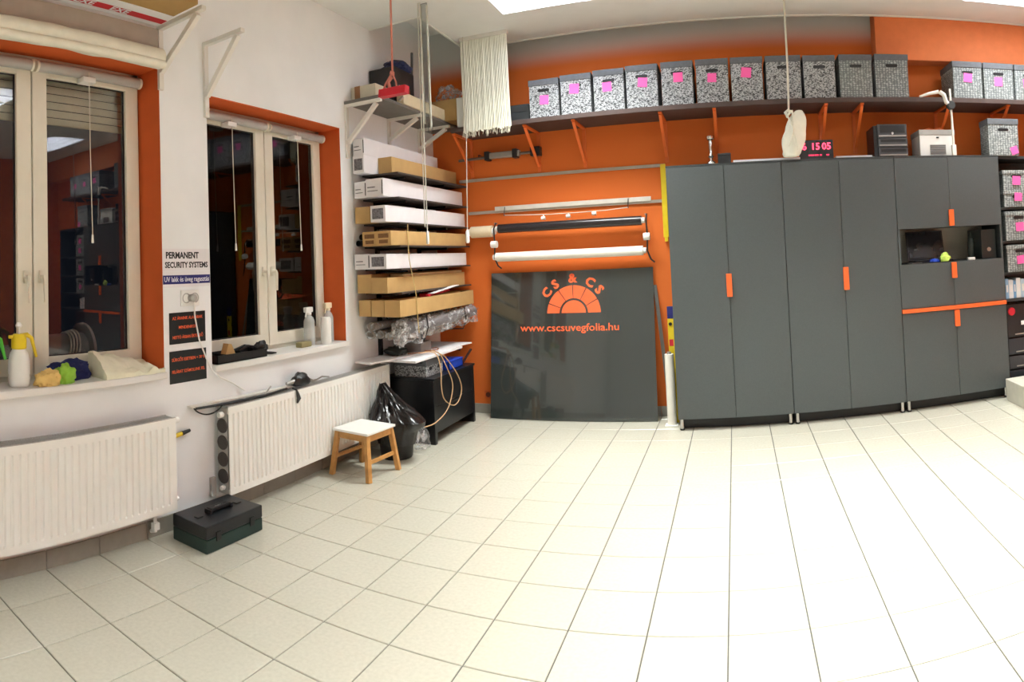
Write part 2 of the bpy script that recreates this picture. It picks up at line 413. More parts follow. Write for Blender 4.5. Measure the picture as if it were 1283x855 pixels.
# ------------------------------------------------------------------ ceiling lights with louvres
louvre_m = mat('louvre', (235,236,240), .35, vary=0)
tube_m = mat('lamp_tube', (235,240,255), .5, vary=0, emit=14)
for k, (x0, x1, y0, y1) in enumerate(LIGHTS):
    t = thing('ceiling_light', ['louvred fluorescent ceiling light beside the hanging white strands', 'louvred fluorescent ceiling light in front of the orange bulkhead',
              'louvred fluorescent ceiling light over the middle of the floor',
              'louvred fluorescent ceiling light by the right wall', 'louvred fluorescent ceiling light near the front wall'][k], 'ceiling light', ((x0+x1)/2, (y0+y1)/2, ZC), group='louvred ceiling lights')
    build(G().box(x0, x1, y0, y1, ZC+.13, ZC+.14).box(x0, x0+.008, y0, y1, ZC-.002, ZC+.13).box(x1-.008, x1, y0, y1, ZC-.002, ZC+.13)
          .box(x0, x1, y0, y0+.008, ZC-.002, ZC+.13).box(x0, x1, y1-.008, y1, ZC-.002, ZC+.13), 'housing', louvre_m, t)
    g = G(); n = 4
    for i in range(1, n): yy = y0+(y1-y0)*i/n; g.box(x0+.01, x1-.01, yy-.002, yy+.002, ZC+.005, ZC+.045)
    n = 14
    for i in range(1, n): xx = x0+(x1-x0)*i/n; g.box(xx-.0015, xx+.0015, y0+.01, y1-.01, ZC+.005, ZC+.045)
    build(g, 'louvre', louvre_m, t)
    for i in range(4):
        yy = y0+(y1-y0)*(i+.5)/4; build(G().cyl((x0+.03, yy, ZC+.095), (x1-.03, yy, ZC+.095), .013, n=10), 'lamp_tube', tube_m, t, smooth=True)
    ld = bpy.data.lights.new('fixture_light', 'AREA'); ld.shape = 'RECTANGLE'; ld.size = x1-x0-.06; ld.size_y = y1-y0-.06
    ld.energy = LIGHT_W[k]; ld.color = (.965, 1, .94); ld.spread = math.radians(LIGHT_SPREAD)
    lo = bpy.data.objects.new('fixture_light', ld); col.objects.link(lo); lo.parent = t; lo.location = (0, 0, .075)

# ------------------------------------------------------------------ windows
XF = XL - .20                                    # room face of the sashes
def window(n, a, mid, cord_z):
    y0, y1, z0, z1 = a; z0 += .02
    wn = thing('window_%d' % n, None, None, (XF, (y0+y1)/2, z0), kind='structure')
    build(G().box(XF-.06, XF-.02, y0, y0+.05, z0, z1-.006).box(XF-.06, XF-.02, y1-.05, y1-.006, z0, z1-.006).box(XF-.06, XF-.02, y0, y1, z0, z0+.05)
          .box(XF-.06, XF-.02, y0, y1, z1-.06, z1-.006), 'window_frame', pvc, wn)
    for s, (a0, a1) in enumerate(((y0+.02, mid-.004), (mid+.004, y1-.02))):
        st = .095; zb, zt = z0+.03, z1-.03
        g = G().box(XF-.05, XF, a0, a0+st, zb, zt, .006).box(XF-.05, XF, a1-st, a1, zb, zt, .006).box(XF-.05, XF-.0005, a0+.01, a1-.01, zb, zb+st, .006).box(XF-.05, XF-.0005, a0+.01, a1-.01, zt-st, zt, .006)
        sa = build(g, 'sash', pvc, wn)
        build(G().box(XF-.031, XF-.027, a0+st-.01, a1-st+.01, zb+st-.01, zt-st+.01), 'pane', glass, sa)
        e = .006
        build(G().box(XF-.034, XF-.022, a0+st, a0+st+e, zb+st, zt-st).box(XF-.034, XF-.022, a1-st-e, a1-st, zb+st, zt-st).box(XF-.034, XF-.022, a0+st, a1-st, zb+st, zb+st+e).box(XF-.034, XF-.022, a0+st, a1-st, zt-st-e, zt-st), 'gasket', black_pl, sa)
        hy = a1-.045 if s == 0 else a0+.045
        build(G().box(XF, XF+.012, hy-.013, hy+.013, 1.50, 1.57, .003).tube([(XF+.01, hy, 1.535), (XF+.045, hy, 1.535), (XF+.05, hy, 1.52), (XF+.046, hy+.004, 1.39)], [.011,.011,.011,.008], 8), 'handle', pvc, sa, smooth=True)
        bz = zt-.045
        bd = build(G().cyl((XF+.032, a0+.02, bz), (XF+.032, a1-.02, bz), .032, n=16), 'blind_cassette', enamel_grey, wn, smooth=True)
        build(G().cyl((XF+.032, a0+.005, bz), (XF+.032, a0+.02, bz), .036, n=16).cyl((XF+.032, a1-.02, bz), (XF+.032, a1-.005, bz), .036, n=16), 'end_cap', pvc, bd, smooth=True)
        yc = (a0+a1)/2 - .03
        build(G().tube([(XF+.068, yc, bz), (XF+.07, yc, 2.3), (XF+.068, yc+.01, cord_z)], .0028, 6), 'pull_cord', cord_w, bd)
        build(G().box(XF+.0, XF+.075, yc-.045, yc+.045, bz-.062, bz-.028, .006).cyl((XF+.068, yc+.01, cord_z-.05), (XF+.068, yc+.01, cord_z), .008, .006, 10), 'cord_clip', white_pl, bd, smooth=True)
    z = z1 + .02; k = 0
    sb = build(G().box(XF-.16, XF-.10, y0-.02, y0+.03, z0, z1).box(XF-.16, XF-.10, y1-.03, y1+.02, z0, z1), 'shutter_guide', pvc, wn)
    while z > z1-.36:
        build(G().box(XF-.137, XF-.125, y0+.02, y1-.02, z-.048, z-.004, .004), 'slat', shutter_m, sb); z -= .049
    si = build(G().box(XF-.02, XL+.035, y0-.0, y1+.0, z0-.04, z0, .006), 'window_sill', mat('white_sill', (232,230,226), .3, vary=.02), wn)
    build(G().box(XF-.55, XF-.06, y0-.2, y1+.2, z0-.10, z0-.04), 'outer_ledge', mat('outer_ledge', (60,60,62), .8), wn)
    return z0
S1 = window(1, W1, 1.645, 1.78)
S2 = window(2, W2, 3.60, 1.74)

# ------------------------------------------------------------------ radiators
def radiator(y0, y1, z0, z1, label, rings):
    t = thing('radiator', label, 'radiator', (XL+.08, (y0+y1)/2, z0))
    xf = XL+.13; n = int((y1-y0-.06)/.042); g = G(); m0 = y0+.03
    prof = [(y0, xf)]
    for i in range(n):
        a = m0 + (y1-y0-.06)*i/n; p = (y1-y0-.06)/n
        prof += [(a+p*.08, xf), (a+p*.22, xf-.009), (a+p*.38, xf-.009), (a+p*.52, xf)]
    prof.append((y1, xf))
    zs = [z0+.035, z0+.045, z1-.055, z1-.045]
    vs, fs = [], []; N = len(prof)
    for r, z in enumerate(zs):
        for yy, xx in prof: vs.append((xf if r in (0, 3) else xx, yy, z))
    for r in range(3):
        for i in range(N-1): fs.append((r*N+i, r*N+i+1, (r+1)*N+i+1, (r+1)*N+i))
    g.add(vs, fs).box(xf-.012, xf, y0, y1, z0, z0+.035).box(xf-.012, xf, y0, y1, z1-.045, z1-.003)
    build(g, 'front_panel', enamel, t)
    build(G().box(XL+.03, XL+.045, y0+.01, y1-.01, z0+.01, z1-.01), 'rear_panel', enamel, t)
    gr = G(); k = 0; yy = y0+.02
    gr.box(XL+.03, XL+.04, y0, y1, z1-.012, z1).box(xf-.013, xf-.001, y0, y1, z1-.012, z1)
    while yy < y1-.01: gr.box(XL+.04, xf-.013, yy, yy+.007, z1-.012, z1-.002); yy += .016
    build(gr, 'top_grille', enamel_grey, t)
    build(G().box(XL+.025, xf-.013, y1-.004, y1, z0, z1-.012), 'side_cover', enamel_grey, t); c = build(G().box(XL+.025, xf-.013, y0, y0+.004, z0, z1-.012), 'side_cover', enamel_grey, t)
    if rings:
        for i in range(4):
            zz = z0+.11+i*.105
            build(G().lathe([(.026,-.006),(.044,-.006),(.046,-.003),(.046,0),(.028,0),(.026,-.003)], (XL+.073, y0-.001, zz), 24, 'y'), 'ring', mat('ring_dark', (74,70,68), .35, metal=.4), c, smooth=True)
            build(G().lathe([(.02,-.004),(.027,-.003),(.027,0),(.02,0)], (XL+.073, y0-.001, zz), 20, 'y'), 'vent_disc', mat('vent_disc', (196,186,178), .5), c, smooth=True)
        build(G().lathe([(.0,-.045),(.016,-.045),(.019,-.03),(.019,-.012),(.01,-.01),(.01,0)], (XL+.085, y0, z1-.05), 16, 'y'), 'bleed_valve', white_pl, t, smooth=True)
        build(G().lathe([(.0,-.035),(.013,-.035),(.015,-.01),(.008,0)], (XL+.085, y0, z0+.045), 14, 'y'), 'drain_plug', white_pl, t, smooth=True)
        build(G().box(XL+.002, XL+.025, y0-.06, y0-.02, z0-.02, z0+.1, .004), 'wall_bracket', enamel_grey, t)
    else:
        build(G().lathe([(0,0),(.01,0),(.01,.012),(.019,.014),(.019,.05),(.013,.055),(0,.055)], (XL+.085, y1, z1-.03), 16, 'y'), 'bleed_valve', white_pl, t, smooth=True)
        build(G().lathe([(0,0),(.008,0),(.013,.012),(.013,.03),(0,.034)], (XL+.1, y1, z0+.05), 14, 'y'), 'drain_plug', white_pl, t, smooth=True)
        build(G().tube([(XL+.07, y1-.12, z0+.02), (XL+.07, y1-.12, .06), (XL+.03, y1-.12, .05)], .011, 10).box(XL+.055, XL+.09, y1-.14, y1-.1, .07, .11, .004), 'pipe', white_pl, t, smooth=True)
    for yy in (y0+.2, y1-.24): build(G().box(XL+.0, XL+.03, yy, yy+.04, z0+.05, z1-.05), 'hanger', enamel_grey, t)
    return t
radiator(.75, 2.40, .17, .70, 'white ribbed panel radiator under the window with the spray bottles', False)
radiator(2.83, 4.78, .14, .69, 'long white ribbed panel radiator with round side vents behind the stool', True)

# ------------------------------------------------------------------ grey cabinets
CF, CB = 5.52, 6.0                                # door face, rear
def legs(t, xs):
    for xx in xs:
        for yy in (CF+.05, CB-.06):
            l = build(G().cyl((xx, yy, .012), (xx, yy, .10), .016, n=14), 'leg', chrome, t, smooth=True)
            build(G().cyl((xx, yy, 0), (xx, yy, .012), .021, n=14), 'foot', black_pl, l, smooth=True)
def handle(par, x, z0, z1):
    build(G().box(x-.024, x+.024, CF-.027, CF-.003, z0, z1, .004), 'handle', handle_o, par)
def door(t, x0, x1, z0, z1, hx=None, hz=None):
    d = build(G().box(x0+.0018, x1-.0018, CF, CF+.019, z0+.0018, z1-.0018, .0012), 'door', door_grey, t)
    if hx is not None: handle(d, hx, *hz)
    return d
def carc(t, x0, x1, niche=None):
    z0, z1 = .10, 2.31
    g = G().box(x0, x0+.018, CF+.021, CB, z0, z1).box(x1-.018, x1, CF+.021, CB, z0, z1).box(x0, x1, CF+.021, CB, z0, z0+.018).box(x0, x1, CB-.01, CB, z0, z1)
    g.box(x0, x1, CF, CB, z1-.018, z1)
    if niche: g.box(x0+.018, x1-.018, CF+.003, CB-.01, niche[0]-.018, niche[0]).box(x0+.018, x1-.018, CF+.003, CB-.01, niche[1], niche[1]+.018)
    build(g, 'carcass', carcass, t)
    build(G().box(x0+.01, x1-.01, CF+.10, CF+.118, .004, .10), 'plinth', black_pl, t)
ZT = 2.292
t = thing('tall_cabinet', 'tall grey two-door cabinet next to the leaning black board', 'cabinet', (-.06, (CF+CB)/2, 0))
carc(t, -.565, .443); door(t, -.565, -.06, .10, ZT, -.06+.0, (1.145, 1.345)); door(t, -.06, .443, .10, ZT); legs(t, (-.535, .413))
t = thing('tall_cabinet', 'tall grey two-door cabinet between the two other cabinets', 'cabinet', (.95, (CF+CB)/2, 0))
carc(t, .445, 1.453); door(t, .445, .95, .10, ZT, .962, (1.145, 1.345)); door(t, .95, 1.453, .10, ZT); legs(t, (.475, 1.423))
t = thing('tall_cabinet', 'tall grey cabinet with open niche and horizontal orange strip', 'cabinet', (1.96, (CF+CB)/2, 0))
carc(t, 1.455, 2.475, (1.33, 1.65))
door(t, 1.455, 1.965, 1.65, ZT); door(t, 1.965, 2.475, 1.65, ZT, 1.968, (1.66, 1.81))
door(t, 1.455, 1.965, .93, 1.33); door(t, 1.965, 2.475, .93, 1.33, 1.968, (1.18, 1.325))
build(G().box(1.456, 2.474, CF-.022, CF+.02, .893, .927, .003), 'grip_strip', handle_o, t)
door(t, 1.455, 1.965, .10, .89); door(t, 1.965, 2.475, .10, .89, 1.972, (.735, .885))
build(G().box(1.474, 2.456, CB-.022, CB-.0105, 1.331, 1.649), 'niche_back', mat('niche_back', (168,160,146), .5), t)
for xx in (1.457, 2.456): build(G().box(xx, xx+.017, CF+.0, CF+.021, 1.33, 1.65), 'edge_strip', door_grey, t)
legs(t, (1.485, 2.445))
# things in the niche
t = thing('laptop', 'open black laptop in the cabinet niche', 'laptop', (1.81, 5.72, 1.332))
build(G().box(1.63, 2.0, 5.60, 5.84, 1.332, 1.35, .004), 'keyboard_base', black_pl, t)
d = build(G().prism([(0,0),(.012,.004),(.072,.27),(.06,.275)], (1.63, 5.842, 1.351), EY, EZ, (.37,0,0)), 'lid', black_pl, t)
build(G().prism([(-.001,.02),(.001,.019),(.057,.262),(.055,.263)], (1.645, 5.842, 1.352), EY, EZ, (.34,0,0)), 'screen', mat('dark_screen', (30,30,38), .15, vary=.2), d)
build(G().blob((1.905, 5.565, 1.362), (.045,.03,.05), .35, 2.2, 3, 4), 'cloth', neon, label='crumpled neon green cloth in the cabinet niche', cat='cloth', smooth=True)
build(G().blob((1.80, 5.565, 1.345), (.045,.025,.022), .3, 2.2, 3, 9), 'cloth', blue_pl, label='small blue cloth beside the neon green one', cat='cloth', smooth=True)
build(G().box(2.13, 2.20, 5.55, 5.59, 1.331, 1.356, .004), 'small_box', white_pl, label='small white box at the edge of the cabinet niche', cat='box')
t = thing('scissors', 'black handled scissors lying in the cabinet niche', 'scissors', (1.57, 5.57, 1.332))
for sx in (-1, 1):
    build(G().tube([(1.56+.018*math.cos(a)+.0, 5.565+sx*.018+.014*math.sin(a), 1.337) for a in [2*PI*i/12 for i in range(13)]], .004, 6), 'grip', black_pl, t)
    build(G().bar((1.575, 5.565+sx*.012, 1.336), (1.68, 5.565-sx*.008, 1.336), .012, .003), 'blade', steel, t)
build(G().lathe([(.0,0),(.03,0),(.034,.01),(.034,.16),(.03,.2),(.012,.22),(.012,.26),(.0,.26)], (2.24, 5.75, 1.332), 18), 'bottle', mat('dark_bottle', (52,60,58), .2), label='dark bottle standing in the cabinet niche', cat='bottle', smooth=True)
t = thing('file_box', 'dark upright file box at the end of the cabinet niche', 'box', (2.35, 5.75, 1.332))
build(G().box(2.29, 2.44, 5.60, 5.96, 1.332, 1.61, .004), 'body', mat('file_dark', (38,44,44), .4), t)
build(G().lathe([(.008,0),(.02,0),(.02,-.004),(.008,-.004)], (2.365, 5.60, 1.42), 16, 'y'), 'finger_hole', steel, t)

# ------------------------------------------------------------------ storage boxes
def storage_box(x0, x1, yf, yb, z0, z1, m, label, note=None, group=None, ntilt=0, slot=True, lid=.055):
    t = thing('storage_box', label, 'box', ((x0+x1)/2, (yf+yb)/2, z0), group=group)
    build(G().box(x0+.006, x1-.006, yf+.006, yb-.006, z0, z1-.01, .004), 'body', m, t)
    l = build(G().box(x0, x1, yf, yb, z1-lid, z1, .004), 'lid', m, t) if lid < .05 else None
    if l is None: build(G().box(x0+.001, x1-.001, yf+.0015, yb, z1-.012, z1+.045, .004), 'lid', lid_m, t)
    if slot:
        c = (x0+x1)/2; zz = z1-.06; r = .014; hw = .042
        pts = [(c+hw+r*math.cos(a), zz+r*math.sin(a)) for a in [-PI/2+PI*i/6 for i in range(7)]] + [(c-hw+r*math.cos(a), zz+r*math.sin(a)) for a in [PI/2+PI*i/6 for i in range(7)]]
        yy = yf+.0035 if l is None else yf-.0015
        build(G().prism(pts, (0, yy, 0), EX, EZ, (0, .004, 0)), 'handle_slot', black_pl, t)
    if note:
        u, v, s = note; a = ntilt; c, si = math.cos(a)*s/2, math.sin(a)*s/2
        yy = yf+.0025 if l is None else yf-.003
        build(G().prism([(u-c+si, v-si-c), (u+c+si, v+si-c), (u+c-si, v+si+c), (u-c-si, v-si+c)], (0, yy, 0), EX, EZ, (0, .0015, 0)), 'note', pink, t)
    return t
SF, ST = 5.58, 2.86
ordn = ['first', 'second', 'third', 'fourth', 'fifth', 'sixth', 'seventh', 'eighth', 'ninth', 'tenth']
xs = [(-1.81,-1.515,3.17),(-1.505,-1.21,3.18),(-1.195,-.905,3.19),(-.895,-.60,3.20),(-.575,-.285,3.205),(-.265,.03,3.205),(.045,.335,3.205),(.355,.675,3.205),(.69,.985,3.20),(1.015,1.325,3.205),(1.345,1.665,3.21)]
notes = [(-1.66,3.02,.085),(-1.37,3.09,.09),(-1.065,3.075,.085),(-.74,3.085,.085),(-.42,3.105,.085),(-.12,3.08,.08),(.185,3.11,.09),None,None,None,None]
for i, (a, b_, zt) in enumerate(xs):
    m = pat_print if i < 9 else pat_zig
    nm = ('letter-print storage box with pink note, %s on the shelf from the hanging strands' % ordn[i]) if i < 7 else \
         ['letter-print storage box without note, behind the hanging cord', 'letter-print storage box without note, just right of the hanging cord',
          'pale zigzag storage box next to the letter-print boxes', 'pale zigzag storage box at the open gap under the bulkhead'][i-7]
    storage_box(a, b_, SF+.015, 5.95, ST, zt, m, nm, notes[i], 'storage boxes on the long wall shelf', random.uniform(-.12, .12))
for i, (a, b_, u) in enumerate(((2.09,2.395,2.245), (2.405,2.725,2.56), (2.735,3.04,2.87))):
    storage_box(a, b_, SF+.015, 5.95, ST, 3.165, pat_zig, 'pale zigzag storage box with pink note, %s past the open gap on the long shelf' % ordn[i], (u, 3.055 if i == 0 else 3.03, .085), 'storage boxes on the long wall shelf', random.uniform(-.1, .1))
# the long shelf and its orange brackets
t = thing('long_shelf', 'long brown shelf carrying patterned storage boxes along the orange wall', 'shelf', (.3, 5.82, 2.8))
build(G().box(-2.62, 3.3, SF, YB-.002, ST-.045, ST-.001, .003), 'board', brown_shelf, t)
for xx in (-2.60, -1.87, -1.40, -.60, -.115, .885, 1.215, 2.05, 2.66):
    br = build(G().box(xx-.016, xx+.016, SF+.03, YB-.004, ST-.062, ST-.046), 'bracket', bracket_o, t)
    build(G().box(xx-.016, xx+.016, YB-.016, YB-.003, 2.42, ST-.05).bar((xx, YB-.02, 2.47), (xx, SF+.05, ST-.065), .026, .016), 'brace', bracket_o, br)
# dark crate under the strands, left of the boxes
build(G().box(-2.02, -1.83, 5.66, 5.95, ST, 3.02, .006).box(-2.0, -1.85, 5.655, 5.67, 2.95, 3.0, .002), 'crate', mat('dark_crate', (52,56,58), .5), label='dark grey crate beside the first letter-print box', cat='crate')

# ------------------------------------------------------------------ on top of the cabinets
TC = 2.311
t = thing('candlestick', 'silver turned candlestick on top of the tall cabinet', 'candlestick', (-.165, 5.66, TC))
build(G().lathe([(0,0),(.04,0),(.042,.012),(.036,.03),(.016,.045),(.014,.06),(.026,.08),(.012,.1),(.016,.16),(.02,.2),(.012,.225),(.0,.226)], (-.165, 5.66, TC), 20), 'stem', chrome, t, smooth=True)
build(G().lathe([(.012,.222),(.03,.23),(.036,.238),(.036,.262),(.03,.262),(.0,.258)], (-.165, 5.66, TC), 20), 'cup', chrome, t, smooth=True)
t = thing('black_case', 'small black box beside the candlestick', 'box', (-.04, 5.68, TC))
build(G().box(-.105, .01, 5.63, 5.73, TC, TC+.075, .005), 'body', black_pl, t); build(G().box(-.106, .011, 5.629, 5.731, TC+.076, TC+.1, .005), 'lid', black_pl, t)
build(G().box(.03, .62, 5.56, 5.9, TC, TC+.022, .002), 'flat_board', white_card, label='white flat board lying on the cabinets behind the hanging bag', cat='board')
build(G().box(.94, 1.27, 5.56, 5.8, TC, TC+.02, .002), 'flat_board', white_card, label='white flat board lying between the LED clock and stereo', cat='board')
t = thing('led_clock', 'black digital clock with red LED digits on the cabinet', 'clock', (.77, 5.62, TC))
build(G().box(.62, .925, 5.60, 5.64, TC, TC+.175, .005), 'body', black_pl, t)
for s_, xx in (('6', .665), ('15', .765), ('05', .865)): text(s_, .085, led, t, (xx, 5.599, TC+.115), EX, EZ, 'digits', bold=.001)
for a, b_ in ((.70, .75), (.755, .79), (.80, .82), (.86, .885)): build(G().box(a, b_, 5.597, 5.6, TC+.034, TC+.046), 'indicator', mat('dim_led', (220,40,80), .5, vary=0, emit=1.2), t)
t = thing('stereo', 'stacked black stereo system on the cabinet', 'stereo', (1.46, 5.72, TC))
build(G().box(1.30, 1.335, 5.6, 5.9, TC, TC+.29, .004), 'side_cheek', black_pl, t)
for i, (a, b_) in enumerate(((0,.085), (.09,.17), (.175,.30))):
    u = build(G().box(1.335, 1.61, 5.57+.01*(i == 2), 5.9, TC+a, TC+b_, .006), 'unit', gunmetal, t)
    build(G().box(1.355, 1.59, 5.567+.01*(i == 2), 5.572+.01*(i == 2), TC+a+.045, TC+b_-.012), 'display', black_pl, u)
    build(G().box(1.345, 1.60, 5.562+.01*(i == 2), 5.572+.01*(i == 2), TC+a+.012, TC+a+.024), 'trim_strip', steel, u)
    if i == 2: build(G().lathe([(0,-.012),(.012,-.012),(.014,0)], (1.47, 5.58, TC+.215), 14, 'y'), 'knob', chrome, u, smooth=True)
t = thing('heater_box', 'white metal box with grey lid and vent grille on the cabinet', 'heater', (1.9, 5.75, TC))
build(G().box(1.735, 2.075, 5.6, 5.88, TC, TC+.2, .006), 'body', white_pl, t); build(G().box(1.73, 2.08, 5.595, 5.885, TC+.2, TC+.25, .006), 'lid', enamel_grey, t)
gv = build(G().box(1.83, 1.985, 5.596, 5.602, TC+.02, TC+.11), 'vent', enamel_grey, t)
for i in range(5): build(G().box(1.835, 1.98, 5.59, 5.598, TC+.028+i*.017, TC+.038+i*.017), 'louvre', mat('vent_dark', (120,120,120), .5), gv)
build(G().box(1.895, 1.92, 5.594, 5.601, TC+.17, TC+.182), 'badge', black_pl, t)
build(G().tube([(1.80, 5.66, TC+.258), (1.85, 5.66, TC+.275), (1.9, 5.68, TC+.262), (1.95, 5.66, TC+.275), (2.0, 5.68, TC+.258)], .006, 6), 'cord_coil', bracket_o, label='short orange cord lying on the white metal box', cat='cord')
t = thing('swing_arm_stand', 'white swing-arm stand clamped in front of the long shelf', 'stand', (2.03, 5.54, TC))
xx = 2.045
build(G().cyl((xx, 5.545, TC+.005), (xx-.01, 5.545, 2.93), .011, n=12), 'pole', bracket_w, t, smooth=True)
build(G().box(xx-.02, xx+.02, 5.53, 5.57, TC, TC+.1, .004), 'clamp', bracket_w, t)
build(G().tube([(xx-.01, 5.53, 2.78), (xx-.06, 5.52, 2.80), (xx-.08, 5.52, 2.87), (xx-.12, 5.52, 2.895)], .02, 10), 'lower_arm', bracket_w, t, smooth=True)
build(G().tube([(xx-.13, 5.52, 2.895), (xx-.22, 5.53, 2.88), (xx-.31, 5.53, 2.85)], [.018,.014,.01], 10), 'upper_arm', bracket_w, t, smooth=True)
build(G().lathe([(0,-.03),(.034,-.03),(.04,-.02),(.04,.02),(0,.02)], (xx-.012, 5.535, 2.775), 20, 'y'), 'joint', carcass, t, smooth=True)

# ------------------------------------------------------------------ corner shelving right of the cabinets
t = thing('shelving_unit', 'dark open shelving unit beyond the cabinet with the niche', 'shelving', (2.95, 5.8, 0))
x0, x1, yf = 2.492, 3.42, 5.60
build(G().box(x0, x0+.02, yf, 6.0, 0, 2.31), 'side_panel', carcass, t); build(G().box(x1-.02, x1, yf, 6.0, 0, 2.31), 'side_panel', carcass, t)
build(G().box(x0, x1, 6.0, 6.01, 0, 2.31), 'back_panel', carcass, t)
for z in (.06, .90, 1.16, 1.465, 1.79, 2.285): build(G().box(x0+.02, x1-.02, yf, 6.0, z, z+.025), 'shelf_board', carcass, t)
storage_box(2.40, 2.725, 5.55, 5.77, 2.3105, 2.62, pat_zig, 'zigzag storage box with low pink note on the corner shelving', (2.67, 2.36, .075), None, .3)
def small(x0, x1, z0, z1, lab, note): return storage_box(x0, x1, 5.57, 5.93, z0, z1, pat_zig, lab, note, None, random.uniform(-.1, .1), lid=.035)
small(2.535, 2.83, 1.8155, 1.975, 'low zigzag box with pink note under the shallower box, upper shelf', (2.69, 1.91, .08))
small(2.535, 2.83, 1.976, 2.17, 'zigzag box with pink note on top of another, upper shelf', (2.68, 2.07, .085))
small(2.535, 2.83, 1.4905, 1.77, 'zigzag box with pink note alone on the second shelf of the corner unit', (2.69, 1.62, .085))
small(2.535, 2.83, 1.1855, 1.445, 'zigzag box with pink note on the shelf above the binders', (2.68, 1.30, .08))
bx = 2.525
for i, (wd, c) in enumerate(((.035,(150,190,225)), (.05,(225,230,235)), (.03,(120,170,215)), (.05,(235,238,240)), (.045,(190,215,235)), (.05,(228,232,238)))):
    zt = 1.12 - .012*(i % 3)
    t = thing('binder', ['pale blue binder at the end of the row in the corner unit', 'thick white binder next to the pale blue end binder', 'mid blue narrow binder between two white ones', 'white binder just right of the mid blue one', 'light blue wide binder in the corner unit', 'white binder next to the light blue wide one'][i], 'binder', (bx+wd/2, 5.75, .925), group='binders in the corner unit')
    build(G().box(bx, bx+wd-.002, 5.62, 5.9, .926, zt, .003), 'cover', mat('binder%d' % i, c, .5), t)
    build(G().box(bx+.008, bx+wd-.01, 5.617, 5.621, .99, 1.06), 'spine_label', white_card, t); bx += wd
t = thing('drawer_tower', 'black stacked drawer unit at the bottom of the corner shelving', 'drawers', (2.72, 5.78, .085))
build(G().box(2.52, 2.95, 5.66, 5.98, .087, .88), 'body', black_pl, t)
for i, z in enumerate((.10, .24, .38, .55)):
    d = build(G().box(2.525, 2.945, 5.62, 5.66, z, z+(.125 if i < 2 else .155 if i == 2 else .32), .006), 'drawer', [mat('drawer_dark', (44,48,54), .4), mat('drawer_dark2', (56,58,62), .4)][i % 2] if i < 3 else black_pl, t)
    build(G().box(2.60, 2.87, 5.612, 5.622, z+.02, z+.03), 'grip', steel, d)
build(G().lathe([(0,-.01),(.035,-.01),(.04,0)], (2.575, 5.62, .80), 20, 'y'), 'red_badge', red_pl, t, smooth=True); build(G().box(2.67, 2.78, 5.615, 5.621, .66, .70), 'name_plate', white_card, t)
t = thing('step', None, None, (3.3, 4.8, 0), kind='structure')
build(G().box(2.40, XR-.005, 4.2, 5.46, .001, .20, .006), 'step_block', stone, t)

# ------------------------------------------------------------------ leaning black glass board
LB, LT = 5.85, 6.03                                 # foot and top of the lean
n = Vector((0, -1.42, LT-LB)).normalized()          # along board: up = (0, dy, dz)
upv = Vector((0, (LT-LB)-.0, 1.425)).normalized(); nrm = Vector((1,0,0)).cross(upv)
t = thing('leaning_board', 'large black glossy board with orange sun logo leaning on the orange wall', 'board', (-1.61, LB, 0))
b0 = Vector((-2.43, LB, .004)); Wd, Hd = 1.645, 1.43
build(G().prism([(0,0),(Wd,0),(Wd,Hd),(0,Hd)], b0, (1,0,0), upv, -nrm*.012), 'glass_sheet', panel_m, t)
fb = b0 + nrm*.001
def bp(u, v): return fb + Vector((1,0,0))*u + upv*v
cu, cv, R0 = .86, 1.018, .268
def sector(r0, r1, a0, a1, k=8):
    pts = [(cu+r1*math.cos(a0+(a1-a0)*i/k), cv+r1*math.sin(a0+(a1-a0)*i/k)) for i in range(k+1)]
    pts += [(cu+r0*math.cos(a1-(a1-a0)*i/k), cv+r0*math.sin(a1-(a1-a0)*i/k)) for i in range(k+1)] if r0 > 0 else []
    return pts
lg = G(); cuts = [0, .22, .72, 1.18, 1.62, 2.30, 2.93, PI]
cuts = [0, .50, 1.08, 1.60, 2.17, 2.78, PI]
for a, c in zip(cuts, cuts[1:]): lg.prism(sector(.142, R0, a+.018*(a > 0), c-.018*(c < 3.1)), fb, (1,0,0), upv, nrm*.0008)
lg.prism(sector(0, .122, 0, PI, 16), fb, (1,0,0), upv, nrm*.0008)
build(lg, 'sun_logo', print_o, t)
for ch, ang in (('C', 2.50), ('S', 2.15), ('&', 1.60), ('C', 1.05), ('S', .70)):
    u, v = cu+.334*math.cos(ang), cv+.334*math.sin(ang)
    text(ch, .122, print_o, t, bp(u, v), (1,0,0), upv, 'lettering', bold=.005, sx=1.05, rot=ang-PI/2)
text('www.cscsuvegfolia.hu', .1, print_o, t, bp(.81, .875), (1,0,0), upv, 'web_address', bold=.0012, sx=1.0)
wm = t.children[-1]
wd = max(q.co.x for q in wm.data.vertices) - min(q.co.x for q in wm.data.vertices); cxm = (max(q.co.x for q in wm.data.vertices)+min(q.co.x for q in wm.data.vertices))/2
for q in wm.data.vertices: q.co.x = cxm + (q.co.x-cxm)*.99/wd

